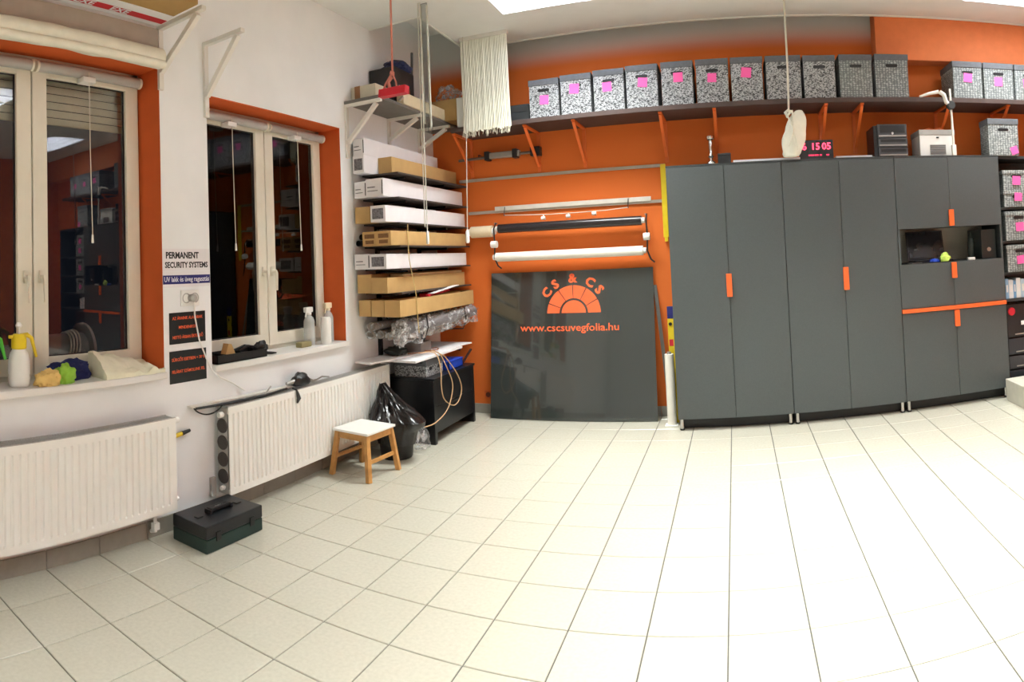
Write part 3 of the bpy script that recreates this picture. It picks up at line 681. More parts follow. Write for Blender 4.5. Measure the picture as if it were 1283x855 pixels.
# ------------------------------------------------------------------ rails and film rolls on the orange wall
build(G().box(-2.75, -.625, YB-.02, YB-.001, 2.375, 2.405, .002), 'metal_rail', rail_m, label='upper grey metal rail along the orange wall', cat='rail')
t = thing('roll_hanger', 'lower grey rail with white strip and hooks above the film rolls', 'rail', (-1.6, YB-.02, 2.05))
build(G().box(-2.66, -.66, YB-.02, YB-.001, 2.035, 2.065, .002), 'rail', rail_m, t)
build(G().box(-2.36, -.77, YB-.03, YB-.0205, 2.055, 2.10, .002), 'white_strip', mat('pale_strip', (214,208,196), .4), t)
for xx in (-2.25, -.99): build(G().tube([(xx, YB-.031, 2.09), (xx, YB-.05, 2.05), (xx, YB-.06, 2.0), (xx, YB-.045, 2.0)], .004, 6), 'hook', black_pl, t)
build(G().tube([(-2.25, YB-.055, 2.005), (-1.8, YB-.055, 1.985), (-1.5, YB-.055, 1.985), (-1.2, YB-.055, 1.99), (-.99, YB-.055, 2.005)], .004, 6), 'wire', cord_w, t)
for xx, zz in ((-1.84, 1.95), (-1.585, 1.955), (-1.325, 1.965)):
    c = build(G().cyl((xx-.02, YB-.055, zz), (xx+.02, YB-.055, zz), .018, n=12).tube([(xx, YB-.055, 1.985), (xx+.012, YB-.055, zz-.005)], .006, 6), 'clip', white_pl, t, smooth=True)
def wall_roll(x0, x1, z, r, m, lab, y=5.95):
    t = thing('film_roll', lab, 'roll', ((x0+x1)/2, y, z))
    build(G().cyl((x0, y, z), (x1, y, z), r, n=24), 'film', m, t, smooth=True)
    for e, s in ((x0, -1), (x1, 1)): build(G().cyl((e, y, z), (e+s*.03, y, z), r*.6, n=16), 'core_end', white_pl, t, smooth=True)
    return t
wall_roll(-2.30, -.86, 1.87, .045, film_dark, 'dark film roll hanging above the white roll')
wall_roll(-2.34, -.86, 1.585, .045, film_white, 'white film roll hanging above the leaning black board')
wall_roll(-2.60, -2.37, 1.85, .058, cream, 'short cream paper roll beside the dark film roll', 5.96)
for xx, lab in ((-2.345, 'black hanging strap with white spool by the cream roll'), (-.815, 'black hanging strap with white spool near the yellow stick')):
    t = thing('roll_strap', lab, 'strap', (xx, 5.95, 1.5))
    build(G().tube([(xx, 5.99, 1.93), (xx, 5.925, 1.87), (xx+.005, 5.93, 1.72), (xx, 5.92, 1.58), (xx+.03, 5.93, 1.50), (xx+.06, 5.95, 1.47)], .008, 6), 'strap', black_pl, t)
    build(G().cyl((xx-.03, 5.925, 1.715), (xx+.03, 5.925, 1.715), .035, n=16), 'spool', white_pl, t, smooth=True)
    build(G().cyl((xx-.012, 5.99, 1.93), (xx-.012, YB-.001, 1.93), .008, n=8), 'wall_pin', steel, t)
t = thing('spirit_level', 'yellow stick hanging on the wall rail beside the grey cabinet', 'stick', (-.635, 6.02, 1.69))
build(G().box(-.665, -.615, 6.012, 6.029, 1.70, 2.40, .003).box(-.655, -.625, 6.012, 6.029, 1.66, 1.70), 'stick', yellow, t)
t = thing('clamp_bar', 'black and grey clamp bar under the long shelf beside the strands', 'clamp', (-2.2, 5.97, 2.56))
build(G().cyl((-2.72, 5.98, 2.60), (-1.83, 5.98, 2.615), .014, n=10), 'bar', mat('bar_grey', (110,96,88), .4), t, smooth=True)
build(G().box(-2.40, -2.05, 5.95, 6.01, 2.585, 2.645, .008), 'sleeve', steel, t)
for xx in (-2.42, -2.12, -1.93): build(G().box(xx, xx+(.05 if xx < -2 else .1), 5.935, 6.02, 2.57, 2.66, .006), 'jaw', black_pl, t)
for xx in (-2.5, -1.9): build(G().tube([(xx, 6.048, 2.64), (xx, 5.99, 2.64), (xx, 5.985, 2.61)], .005, 6), 'wall_hook', black_pl, t)
# things leaning in the gap between board and cabinet
t = thing('aluminium_profile', 'grey metal profile leaning between black board and cabinet', 'profile', (-.68, 5.9, 0))
build(G().bar((-.655, 5.86, .01), (-.775, 6.03, 1.25), .028, .02), 'profile', steel, t)
t = thing('spirit_level', 'yellow and dark blue spirit level standing beside the cabinet', 'level', (-.63, 5.80, 0))
build(G().box(-.645, -.585, 5.80, 5.825, .001, .95, .003), 'beam', yellow, t); build(G().box(-.646, -.584, 5.799, 5.826, .95, 1.06, .003), 'end_grip', sign_b, t)
build(G().cyl((-.62, 5.796, .9), (-.62, 5.8, .9), .016, n=14), 'vial_window', black_pl, t); build(G().box(-.638, -.60, 5.797, 5.8, .70, .76), 'sticker', red_pl, t)
t = thing('white_roll', 'upright white paper roll standing beside the cabinet', 'roll', (-.635, 5.72, 0))
build(G().cyl((-.638, 5.72, .012), (-.638, 5.72, .64), .042, n=20), 'paper', film_white, t, smooth=True); build(G().cyl((-.638, 5.72, .64), (-.638, 5.72, .66), .02, n=14), 'core', steel, t, smooth=True)
build(G().box(-.70, -.585, 5.67, 5.77, .0, .012, .003), 'foot', white_pl, t)
t = thing('power_socket', 'orange painted wall socket low beside the black cabinet', 'socket', (-2.52, YB-.01, .19))
build(G().box(-2.565, -2.485, YB-.012, YB-.001, .15, .23, .004), 'plate', reveal_m, t)
build(G().lathe([(.02,-.003),(.026,-.003),(.026,.002),(.0,.002)], (-2.525, YB-.012, .19), 16, 'y'), 'insert', mat('socket_dark', (96,40,14), .5), t, smooth=True)

# ------------------------------------------------------------------ carton rack in the left corner
t = thing('carton_rack', 'black wall rack of thin shelves full of long cartons', 'rack', (XL+.2, 5.2, .8))
for yy in (4.83, 5.62): build(G().box(XL+.001, XL+.03, yy-.018, yy+.018, .72, 2.36), 'upright', blackwood, t)
for z in (2.335, 2.125, 1.91, 1.715, 1.52, 1.32, 1.125):
    s_ = build(G().box(XL+.031, -2.66, 4.60, 6.03, z-.014, z, .001), 'shelf_board', dark_shelf, t)
    for yy in (4.83, 5.62): build(G().box(XL+.03, -2.72, yy-.012, yy+.012, z-.034, z-.0145), 'arm', blackwood, s_)
def carton(x0, x1, y0, y1, z0, z1, m, label, prnt=None, seam=None):
    t = thing('long_carton', label, 'carton', ((x0+x1)/2, (y0+y1)/2, z0), group='long cartons on the wall rack')
    build(G().box(x0, x1, y0, y1, z0, z1, .003), 'body', m, t)
    w_, h_ = x1-x0, z1-z0
    if prnt == 'label': build(G().box(x0+w_*.12, x1-w_*.14, y0-.0012, y0+.001, z0+h_*.18, z1-h_*.18), 'end_label', label_m, t)
    if prnt == 'side':
        build(G().box(x1-.012, x1-.004, y0-.0012, y0+.001, z0+h_*.12, z1-h_*.1), 'end_mark', print_k, t)
        build(G().box(x0+w_*.1, x0+w_*.55, y0-.0012, y0+.001, z0+h_*.5, z0+h_*.56).box(x0+w_*.1, x0+w_*.7, y0-.0012, y0+.001, z0+h_*.3, z0+h_*.34), 'end_print', label_m, t)
    if prnt == 'dark': build(G().box(x0+w_*.15, x1-w_*.15, y0-.0012, y0+.001, z0+h_*.52, z0+h_*.82).box(x0+w_*.2, x1-w_*.2, y0-.0012, y0+.001, z0+h_*.15, z0+h_*.4), 'end_print', mat('brown_print', (120,84,50), .8, vary=.3, scale=80), t)
    if seam: build(G().box(x1-.001, x1+.001, seam-.012, seam+.012, z0+.002, z1-.002), 'tape', card_d, t)
    return t
carton(-3.018, -2.905, 4.47, 5.85, 2.4905, 2.635, white_card, 'white carton lying on top of the uppermost rack shelf', 'side')
carton(-3.018, -2.905, 4.46, 5.9, 2.336, 2.489, white_card, 'white carton with printed label under the topmost white carton', 'label')
carton(-2.90, -2.765, 4.68, 5.99, 2.336, 2.485, card, 'brown carton beside white cartons on the uppermost rack shelf')
carton(-3.018, -2.898, 4.47, 6.0, 2.126, 2.265, white_card, 'white carton against the wall, second rack shelf from the top', 'side')
carton(-2.89, -2.72, 4.45, 6.02, 2.126, 2.275, white_card, 'wide white carton at the room side, second rack shelf from the top', 'side')
carton(-3.018, -2.87, 4.47, 5.98, 1.911, 2.05, card, 'brown carton against the wall, third rack shelf', None)
carton(-2.845, -2.70, 4.44, 6.02, 1.911, 2.048, white_card, 'white carton with printed label beside a brown one, third rack shelf', 'label')
carton(-2.965, -2.825, 4.49, 5.98, 1.716, 1.838, card, 'brown carton with dark print against the wall, fourth rack shelf', 'dark')
carton(-2.823, -2.68, 4.48, 5.98, 1.716, 1.838, card, 'brown carton with dark print and taped side, fourth rack shelf', 'dark', 4.76)
carton(-3.018, -2.868, 4.44, 6.0, 1.521, 1.65, white_card, 'white carton against the wall, fifth rack shelf', 'side')
carton(-2.862, -2.70, 4.43, 6.02, 1.521, 1.645, white_card, 'white carton at the room side, fifth rack shelf', 'label', None)
carton(-3.018, -2.878, 4.47, 5.95, 1.321, 1.478, card, 'tall closed brown carton against the wall, sixth rack shelf')
def open_carton(x0, x1, y0, y1, z0, z1, label):
    t = thing('long_carton', label, 'carton', ((x0+x1)/2, (y0+y1)/2, z0), group='long cartons on the wall rack')
    e = .005
    build(G().box(x0, x1, y0, y1, z0, z0+e).box(x0, x0+e, y0, y1, z0+e, z1).box(x1-e, x1, y0, y1, z0+e, z1).box(x0+e, x1-e, y0, y0+e, z0+e, z1).box(x0+e, x1-e, y1-e, y1, z0+e, z1), 'body', card, t)
    return t
open_carton(-2.866, -2.71, 4.45, 5.98, 1.321, 1.45, 'open-topped brown carton beside the closed one, sixth rack shelf')
build(G().box(-2.86, -2.73, 4.75, 5.96, 1.40, 1.472, .003), 'paper_liner', mat('kraft_pale', (226,200,150), .8), label='pale kraft board sticking out of the open carton, sixth rack shelf', cat='board')
for i, (a, b_) in enumerate(((-3.018,-2.902), (-2.892,-2.767))):
    carton(a, b_, 4.48, 5.95, 1.126, 1.262, card, ['brown carton against the wall, lowest rack shelf', 'middle brown carton of three, lowest rack shelf'][i])
open_carton(-2.758, -2.61, 4.47, 5.96, 1.126, 1.262, 'open brown carton with papers at the room side, lowest rack shelf')
build(G().prism([(0,0),(.09,0),(.09,.012),(0,.03)], (-2.74, 5.05, 1.255), EX, EZ, (0,.45,.03)), 'paper_sheaf', red_pl, label='red papers sticking out of the open lowest carton', cat='paper')
build(G().prism([(0,0),(.07,.01),(.07,.016),(0,.012)], (-2.69, 5.1, 1.27), EX, EZ, (0.02,.5,.05)), 'paper_sheaf', white_card, label='white papers sticking out of the open lowest carton', cat='paper')
# tube ends by the fourth shelf
for i, (dx, dz) in enumerate(((-2.993, 1.743), (-2.993, 1.797))):
    t = thing('cardboard_tube', ['black cardboard tube on the fourth rack shelf, lower one', 'black cardboard tube on the fourth rack shelf, upper one'][i], 'tube', (dx, 5.2, dz))
    build(G().lathe([(.02,0),(.026,0),(.026,1.4),(.02,1.4),(.02,0)], (dx, 4.47+.05*i, dz), 18, 'y'), 'tube_wall', black_pl, t, smooth=True)
    build(G().lathe([(.0,.01),(.0199,.01),(.0199,.02),(0,.02)], (dx, 4.47+.05*i, dz), 18, 'y'), 'plug', mat('tube_plug', (110,100,96), .7), t, smooth=True)
# wrapped rolls under the rack
hang = mat('tube_brown', (150,136,124), .6)
for i, (dx, dz, r) in enumerate(((-2.945, 1.035, .036), (-2.982, .962, .034), (-2.906, .962, .034), (-2.835, .945, .032))):
    t = thing('wrapped_tube', ['plastic-wrapped tube on top of the others below the rack', 'plastic-wrapped tube against the wall below the rack', 'plastic-wrapped tube in the middle below the rack', 'plastic-wrapped tube next to the big wrapped roll'][i], 'tube', (dx, 5.2, dz), group='wrapped tubes below the rack')
    y0 = 4.55+.04*i
    build(G().lathe([(r*.75,0),(r,0),(r,1.3),(r*.75,1.3),(r*.75,0)], (dx, y0, dz), 20, 'y'), 'tube_wall', hang, t, smooth=True)
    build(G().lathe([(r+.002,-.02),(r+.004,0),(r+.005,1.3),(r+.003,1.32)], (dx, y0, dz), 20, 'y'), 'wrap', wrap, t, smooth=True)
t = thing('wrapped_roll', 'long dark roll in crumpled clear plastic wrap below the rack', 'roll', (-2.69, 5.2, .88))
build(G().cyl((-2.70, 4.78, 1.01), (-2.64, 5.98, 1.05), .055, n=20), 'roll', mat('roll_grey', (120,116,120), .5), t, smooth=True)
def wrapped():
    g = G(); n, k = 28, 44; vs, fs = [], []
    for j in range(k+1):
        u = j/k; y = 4.62 + 1.38*u; c = Vector((-2.715+.075*u, y, 1.0+.045*u))
        for i in range(n):
            a = 2*PI*i/n; q = Vector((math.cos(a), math.sin(a), u*9))
            rr = (.075 + .045*noise.noise(q*1.6) + .03*noise.noise(q*4.1))*(.75 if j == 0 else .45 if j == k else 1)
            sag = -.07*max(0, -math.sin(a))*(.6+.6*noise.noise(Vector((u*6, 2, 0))))*(1-u*.7)
            vs.append(c + Vector((rr*math.cos(a)*1.05, 0, rr*math.sin(a) + sag)))
    for j in range(k):
        for i in range(n): fs.append((j*n+i, j*n+(i+1)%n, (j+1)*n+(i+1)%n, (j+1)*n+i))
    return g.add(vs, fs)
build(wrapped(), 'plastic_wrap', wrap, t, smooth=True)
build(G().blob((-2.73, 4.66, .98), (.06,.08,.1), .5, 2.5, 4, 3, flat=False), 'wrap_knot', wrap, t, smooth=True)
for yy in (4.9, 5.7): build(G().tube([(XL+.03, yy, 1.10), (-2.85, yy, .895), (-2.62, yy, .90), (-2.585, yy, 1.0), (-2.60, yy, 1.11)], .006, 6), 'sling', black_pl, t)
build(G().tube([(-2.664, 4.74, 1.91), (-2.65, 4.72, 1.6), (-2.60, 4.73, 1.3), (-2.598, 4.74, 1.1), (-2.6, 4.76, .97)], .0035, 6), 'cord', mat('tan_cord', (196,170,112), .8), label='thin tan cord hanging down in front of the rack cartons', cat='cord')

# ------------------------------------------------------------------ left high shelf with white brackets
t = thing('corner_shelf', 'dark high shelf on white brackets in the left corner', 'shelf', (-2.85, 5.2, 2.9))
build(G().box(XL+.002, -2.70, 4.40, 5.28, 2.93, 2.955, .002), 'board', mat('grey_board', (112,108,104), .7), t); build(G().box(XL+.002, -2.70, 5.285, 6.04, 2.93, 2.955, .002), 'board', mat('grey_board', (112,108,104), .7), t)
def wbracket(par, y, z, ln, drop):
    b_ = build(G().box(XL+.001, XL+ln, y-.017, y+.017, z-.026, z-.001), 'bracket', bracket_w, par)
    build(G().box(XL+.001, XL+.022, y-.017, y+.017, z-drop, z-.026).bar((XL+.02, y, z-drop*.72), (XL+ln*.88, y, z-.035), .034, .032), 'brace', bracket_w, b_)
for yy, dr in ((4.42, .46), (5.12, .28), (5.72, .28)): wbracket(t, yy, 2.929, .36, dr)
t = thing('small_carton', 'white and brown small carton at the near end of the corner shelf', 'carton', (-2.93, 4.6, 2.956))
build(G().box(-3.04, -2.79, 4.50, 4.72, 2.956, 3.09, .004), 'body', mat('dull_white_carton', (206,198,178), .7), t); build(G().box(-3.0, -2.945, 4.498, 4.721, 2.957, 3.092), 'tape', mat('brown_tape', (140,96,56), .5), t)
t = thing('tool_case', 'black tool case with blue tools on the corner shelf', 'case', (-2.86, 4.95, 2.956))
build(G().box(-3.04, -2.775, 4.80, 5.16, 2.956, 3.31, .008), 'body', black_pl, t)
build(G().blob((-2.86, 4.99, 3.345), (.12,.14,.065), .35, 3, 3, 5), 'blue_tools', mat('blue_tools', (24,36,78), .6), t)
build(G().bar((-2.785, 5.14, 3.28), (-2.78, 5.15, 3.52), .012, .02), 'lid_stay', carcass, t)
for yy in (4.86, 5.04): build(G().box(-2.776, -2.768, yy, yy+.03, 3.1, 3.15), 'latch', chrome, t)
build(G().box(-2.76, -2.69, 4.80, 5.62, 2.956, 3.062, .004), 'cream_profile', mat('cream_profile', (206,192,160), .6), label='long cream carton along the edge of the corner shelf', cat='carton')
t = thing('open_carton', 'brown carton with a clear bag on the corner shelf end', 'carton', (-2.7, 5.78, 2.956))
build(G().box(-2.88, -2.58, 5.66, 5.9, 2.956, 3.17, .004), 'body', card_d, t)
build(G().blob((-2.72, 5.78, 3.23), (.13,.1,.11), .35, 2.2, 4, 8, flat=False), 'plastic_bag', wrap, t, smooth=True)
build(G().box(-2.56, -2.475, 5.62, 5.9, 2.861, 3.16, .004), 'upright_box', white_pl, label='narrow white box half hidden behind the hanging strands', cat='box')

# ------------------------------------------------------------------ things hung from the ceiling
t = thing('hanging_strands', 'bundle of white fabric strands hanging from the ceiling edge', 'strands', (-2.2, 5.52, 2.8))
build(G().box(-2.455, -1.965, 5.50, 5.54, ZC-.035, ZC-.001, .004), 'top_rail', bracket_w, t)
g = G(); n = 40
for i in range(n):
    a = -2.45 + .475*i/n; wd_ = .475/n; d = random.uniform(-.004, .004); zb = 2.79 + random.uniform(-.015, .01); o_ = .012*(i/n)
    rows = [(3.675, 0), (3.3, .002), (2.95, .006), (zb, o_)]
    vs = []
    for z, ox in rows: vs += [(a+ox, 5.516+d, z), (a+ox+wd_*.5, 5.507+d, z), (a+ox+wd_*1.25, 5.518+d, z), (a+ox+wd_*.5, 5.528+d, z)]
    fs = [(3,2,1,0), (12,13,14,15)]
    for r in range(3):
        for k in range(4): fs.append((r*4+k, r*4+(k+1)%4, r*4+4+(k+1)%4, r*4+4+k))
    g.add(vs, fs)
build(g, 'strands', mat('strand_white', (224,222,206), .9), t, kind='stuff')
g = G()
for i in range(60): xx = -2.45+.48*random.random(); g.bar((xx, 5.51+.02*random.random(), 2.80), (xx+random.uniform(-.01,.01), 5.51, 2.735+random.uniform(-.01,.02)), .003, .003)
build(g, 'fringe', mat('fringe', (206,200,180), .9), t, kind='stuff')
t = thing('pull_cord', 'thin white pull cord with a weight below the hanging strands', 'cord', (-2.45, 5.49, 1.7))
build(G().tube([(-2.405, 5.49, ZC-.001), (-2.41, 5.49, 2.75), (-2.44, 5.49, 1.84)], .004, 6), 'cord', cord_w, t); build(G().lathe([(.004,.13),(.016,.11),(.02,.02),(.014,0),(0,0)], (-2.44, 5.49, 1.73), 12), 'weight', white_pl, t, smooth=True)
t = thing('clear_strip', 'clear plastic strip hanging from the ceiling beside thin cords', 'strip', (-2.33, 4.6, 2.65))
pts = []
build(G().box(-2.385, -2.325, 4.595, 4.605, 2.70, ZC-.001, .002), 'strip', clear, t)
build(G().box(-2.335, -2.322, 4.592, 4.608, 2.66, ZC-.02, .002).box(-2.388, -2.378, 4.592, 4.608, 2.70, ZC-.02, .002), 'edge_beads', mat('edge_bead', (196,196,184), .3), t)
build(G().tube([(-2.35, 4.6, 2.70), (-2.355, 4.6, 2.64), (-2.335, 4.6, 2.62), (-2.32, 4.6, 2.65), (-2.33, 4.6, 2.69)], .006, 8), 'clasp', clear, t)
for i, xx in enumerate((-2.405, -2.385)):
    t = thing('thin_cord', 'thin white cord ending in a weight in front of the rack' if i else 'thin white cord without weight beside the clear strip', 'cord', (xx, 4.57, 1.7))
    build(G().tube([(xx+.01, 4.57, ZC-.001), (xx+.002, 4.57, 2.6), (xx, 4.57, 1.80 if i else 1.85)], .004, 6), 'cord', cord_w, t)
    if i: build(G().lathe([(.004,.11),(.011,.1),(.013,.02),(.01,0),(0,0)], (xx, 4.57, 1.71), 12), 'weight', white_pl, t, smooth=True)
t = thing('hanging_tool', 'red handled tool hanging on a pink rope from the ceiling', 'tool', (-2.09, 3.6, 2.66))
build(G().tube([(-2.085, 3.6, ZC-.001), (-2.09, 3.6, 3.2), (-2.095, 3.6, 2.83)], .007, 8), 'rope', rope_m, t)
build(G().blob((-2.097, 3.6, 2.82), (.018,.018,.022), .2, 3, 2, 1), 'knot', rope_m, t, smooth=True)
build(G().tube([(-2.10, 3.6, 2.82), (-2.15, 3.6, 2.76), (-2.17, 3.6, 2.72)], .008, 6).tube([(-2.095, 3.6, 2.82), (-2.07, 3.6, 2.76), (-2.065, 3.6, 2.72)], .006, 6).tube([(-2.10, 3.6, 2.80), (-2.125, 3.595, 2.77), (-2.12, 3.6, 2.73)], .012, 6), 'sling', rope_m, t)
build(G().prism([(-.10,-.028),(.10,-.028),(.105,.022),(-.095,.022)], (-2.09, 3.565, 2.70), EX, EZ, (0,.06,0)), 'red_body', red_pl, t)
build(G().bar((-2.02, 3.6, 2.655), (-2.05, 3.6, 2.635), .02, .012), 'hook', steel, t)
t = thing('hanging_bag', 'white cloth bag hanging on a cord in front of the cabinets', 'bag', (.55, 5.40, 2.31))
build(G().tube([(.535, 5.40, ZC-.001), (.535, 5.40, 3.1), (.525, 5.40, 2.70)], .009, 8), 'cord', cord_w, t)
def hbag():
    g = G(); n = 24; vs, fs = [], []
    prof = [(2.315,.035),(2.32,.062),(2.345,.078),(2.38,.084),(2.42,.086),(2.46,.088),(2.5,.089),(2.54,.088),(2.58,.086),(2.62,.08),(2.65,.07),(2.68,.055),(2.71,.03),(2.715,.01)]
    for z, r in prof:
        for k in range(n):
            a = 2*PI*k/n; rr = r*(1+.26*noise.noise(Vector((math.cos(a)*1.6, math.sin(a)*1.6, z*7))) + .12*math.sin(5*a+z*14))
            cx = .525 + (z-2.315)*.22
            vs.append((cx+rr*math.cos(a), 5.40+rr*.75*math.sin(a), z))
    for i in range(len(prof)-1):
        for k in range(n): fs.append((i*n+k, i*n+(k+1)%n, (i+1)*n+(k+1)%n, (i+1)*n+k))
    fs += [tuple(range(n-1,-1,-1)), tuple((len(prof)-1)*n+k for k in range(n))]
    return g.add(vs, fs)
build(hbag(), 'bag', ivory, t, smooth=True)
build(G().tube([(.545, 5.33, 2.70), (.555, 5.318, 2.6), (.54, 5.316, 2.5), (.50, 5.325, 2.4)], .008, 6).tube([(.50, 5.345, 2.68), (.54, 5.316, 2.56), (.57, 5.322, 2.45), (.58, 5.33, 2.36)], .007, 6).tube([(.525, 5.40, 2.72), (.49, 5.37, 2.69), (.50, 5.35, 2.65), (.54, 5.335, 2.70)], .012, 8), 'fold', ivory, t, smooth=True)

# ------------------------------------------------------------------ high shelf over the first window
t = thing('bracket_shelf', 'white brackets carrying cartons above the first window', 'bracket', (-2.85, 1.7, 2.8))
for yy in (2.43, .95): wbracket(t, yy, 3.079, .42, .40)
t = thing('shelf_bracket', 'empty white shelf bracket on the wall between the two windows', 'bracket', (-2.85, 2.805, 2.55)); wbracket(t, 2.81, 3.06, .36, .5)
t = thing('taped_carton', 'white long carton with red lettered tape above the first window', 'carton', (-2.96, 1.6, 3.08))
build(G().box(-3.045, -2.872, .9, 2.41, 3.08, 3.22, .003), 'body', white_card, t)
build(G().box(-3.0, -2.94, .9, 2.41, 3.0785, 3.0795), 'tape', print_r, t)
for yy in (1.62, 1.86, 2.1): 
    text('EXE', .075, print_w, t, (-2.97, yy-.02, 3.078), EY, EX, 'lettering', bold=.002, thick=.0006)
build(G().box(-2.866, -2.645, .9, 2.40, 3.08, 3.34, .003), 'brown_carton', card_d, label='brown carton beside the red taped white one above the window', cat='carton')
build(G().box(XL+.002, XL+.03, .98, 2.40, 2.90, 3.05, .002), 'beige_board', beige, label='beige board against the wall behind the white fabric roll', cat='board')
t = thing('fabric_roll', 'long white fabric roll lying above the first window', 'roll', (-2.95, 1.6, 2.78))
def froll():
    g = G(); pts = [(-2.98, .98+1.40*i/24, 2.848+.006*noise.noise(Vector((i*.3,0,0)))) for i in range(25)]
    return g.tube(pts, [.062+.008*noise.noise(Vector((i*.35,4,0))) for i in range(25)], 18)
build(froll(), 'roll', ivory, t, smooth=True)
build(G().tube([(-2.935, .98, 2.80), (-2.932, 1.6, 2.795), (-2.935, 2.375, 2.80)], .026, 12), 'loose_edge', ivory, t, smooth=True)

# ------------------------------------------------------------------ signs, socket and cable between the windows
XS = XL + .0015
t = thing('white_sign', 'white security sign above the blue banded notice', 'sign', (XS, 2.62, 1.55))
build(G().box(XL+.0005, XS+.001, 2.425, 2.815, 1.555, 1.695), 'sheet', sign_w, t)
text('PERMANENT', .055, print_k, t, (XS+.001, 2.585, 1.652), EY, EZ, bold=.0019, thick=.0008, width=.27); text('SECURITY SYSTEMS', .05, print_k, t, (XS+.001, 2.62, 1.592), EY, EZ, bold=.0016, thick=.0008, width=.355)
t = thing('blue_notice', 'white notice with dark blue lettered band above the socket', 'sign', (XS, 2.62, 1.45))
build(G().box(XL+.0005, XS+.001, 2.425, 2.815, 1.455, 1.553), 'sheet', sign_w, t); build(G().box(XS+.001, XS+.0016, 2.425, 2.815, 1.475, 1.53), 'blue_band', sign_b, t)
text('UV lakk \u00e9s \u00fcveg ragaszt\u00e1s', .044, print_w, t, (XS+.0017, 2.62, 1.503), EY, EZ, bold=.0004, thick=.0006, width=.37)
t = thing('black_notice', 'black notice with three orange lines under the socket', 'sign', (XS, 2.62, 1.1))
build(G().box(XL+.0005, XS+.002, 2.468, 2.765, 1.105, 1.298), 'sheet', sign_k, t)
for s_, z in (('AZ \u00c1RAINK ALAP\u00c1RAK', 1.262), ('MINDENKOR', 1.205), ('NETT\u00d3 \u00c1RBAN \u00c9RTEND\u0150', 1.145)): text(s_, .027, print_o, t, (XS+.002, 2.617, z), EY, EZ, bold=.0003, thick=.0006, width=.15 if z == 1.205 else .25)
t = thing('black_notice', 'lower black notice with two orange lines', 'sign', (XS, 2.62, .86))
build(G().box(XL+.0005, XS+.002, 2.465, 2.767, .865, 1.062), 'sheet', sign_k, t)
for s_, z in (('S\u00dcRG\u0150S ESETBEN + 30 %', 1.008), ('FEL\u00c1RAT SZ\u00c1MOLUNK FEL', .935)): text(s_, .027, print_o, t, (XS+.002, 2.617, z), EY, EZ, bold=.0003, thick=.0006, width=.27)
t = thing('power_socket', 'white wall socket between the notices with a plug in it', 'socket', (XL, 2.63, 1.38))
build(G().box(XL+.001, XL+.014, 2.56, 2.71, 1.335, 1.435, .004), 'plate', white_pl, t)
for yy in (2.60, 2.67): build(G().lathe([(0,.012),(.024,.012),(.028,.018),(.032,.018),(.032,.01)], (XL, yy, 1.385), 18, 'x'), 'outlet', enamel_grey, t, smooth=True)
t = thing('power_cable', 'white power cable running from the wall socket down to the radiator', 'cable', (XL, 2.75, .7))
build(G().lathe([(0,.012),(.024,.014),(.026,.05),(.016,.062),(0,.064)], (XL, 2.635, 1.385), 16, 'x'), 'plug', enamel_grey, t, smooth=True)
build(G().tube([(XL+.05, 2.635, 1.38), (XL+.045, 2.64, 1.34), (XL+.016, 2.665, 1.27), (XL+.014, 2.70, 1.12), (XL+.014, 2.76, .99), (XL+.02, 2.80, .915), (XL+.045, 2.815, .89), (XL+.02, 2.87, .86), (XL+.012, 3.0, .80), (XL+.012, 3.10, .74)], .005, 8), 'lead', white_pl, t, smooth=True)
t = thing('screwdriver', 'yellow and black screwdriver stuck beside the first radiator', 'screwdriver', (XL, 2.45, .53))
build(G().cyl((XL+.03, 2.445, .555), (XL+.025, 2.53, .563), .013, n=12), 'grip', yellow, t, smooth=True); build(G().cyl((XL+.025, 2.53, .563), (XL+.02, 2.60, .570), .014, .010, 12), 'cap', black_pl, t, smooth=True)
build(G().cyl((XL+.03, 2.445, .555), (XL+.032, 2.41, .552), .004, n=8), 'shaft', steel, t); build(G().box(XL+.0, XL+.02, 2.50, 2.52, .545, .556), 'holder', steel, t)

# ------------------------------------------------------------------ things on the first sill
def sprayer(x, y, z, m, lab, rz):
    t = thing('spray_bottle', lab, 'bottle', (x, y, z), rz)
    L = dict(local=True, smooth=True)
    build(G().lathe([(0,.001),(.05,.001),(.058,.01),(.059,.05),(.056,.06),(.059,.07),(.058,.14),(.05,.175),(.036,.2),(.034,.205),(0,.206)], n=24), 'bottle', white_pl, t, **L)
    build(G().lathe([(.036,.2),(.042,.205),(.042,.265),(.03,.28),(0,.281)], n=20), 'collar', m, t, **L)
    build(G().tube([(0,.01,.265), (0,.05,.272), (0,.075,.255), (0,.105,.15)], [.016,.014,.012,.008], 8), 'trigger', m, t, **L)
    build(G().tube([(0,-.02,.265), (0,-.06,.266)], [.012,.009], 10), 'nozzle', m, t, **L)
    build(G().cyl((0,0,.28), (0,0,.315), .007, n=8).lathe([(0,.315),(.016,.315),(.019,.325),(.012,.34),(0,.34)], n=14), 'pump_knob', white_pl, t, **L)
sprayer(-3.12, 1.49, S1, yellow, 'white spray bottle with yellow head on the window sill', 0)
sprayer(-3.10, 1.30, S1, green, 'white spray bottle with green head on the window sill', .1)
def cloth(c, size, m, lab, seed, amp=.35, fr=2.):
    build(G().blob((c[0], c[1], c[2]+size[2]*.5), size, amp, fr, 4, seed), 'cloth', m, label=lab, cat='cloth', smooth=True)
cloth((-3.07, 1.635, S1), (.045,.075,.055), tan, 'folded tan cloth beside the yellow spray bottle', 1)
cloth((-3.09, 1.755, S1), (.05,.06,.07), lime, 'crumpled lime green cloth on the window sill', 2)
cloth((-3.17, 1.83, S1), (.05,.14,.075), navy, 'crumpled navy blue cloth behind the green one', 3, .4, 2.4)
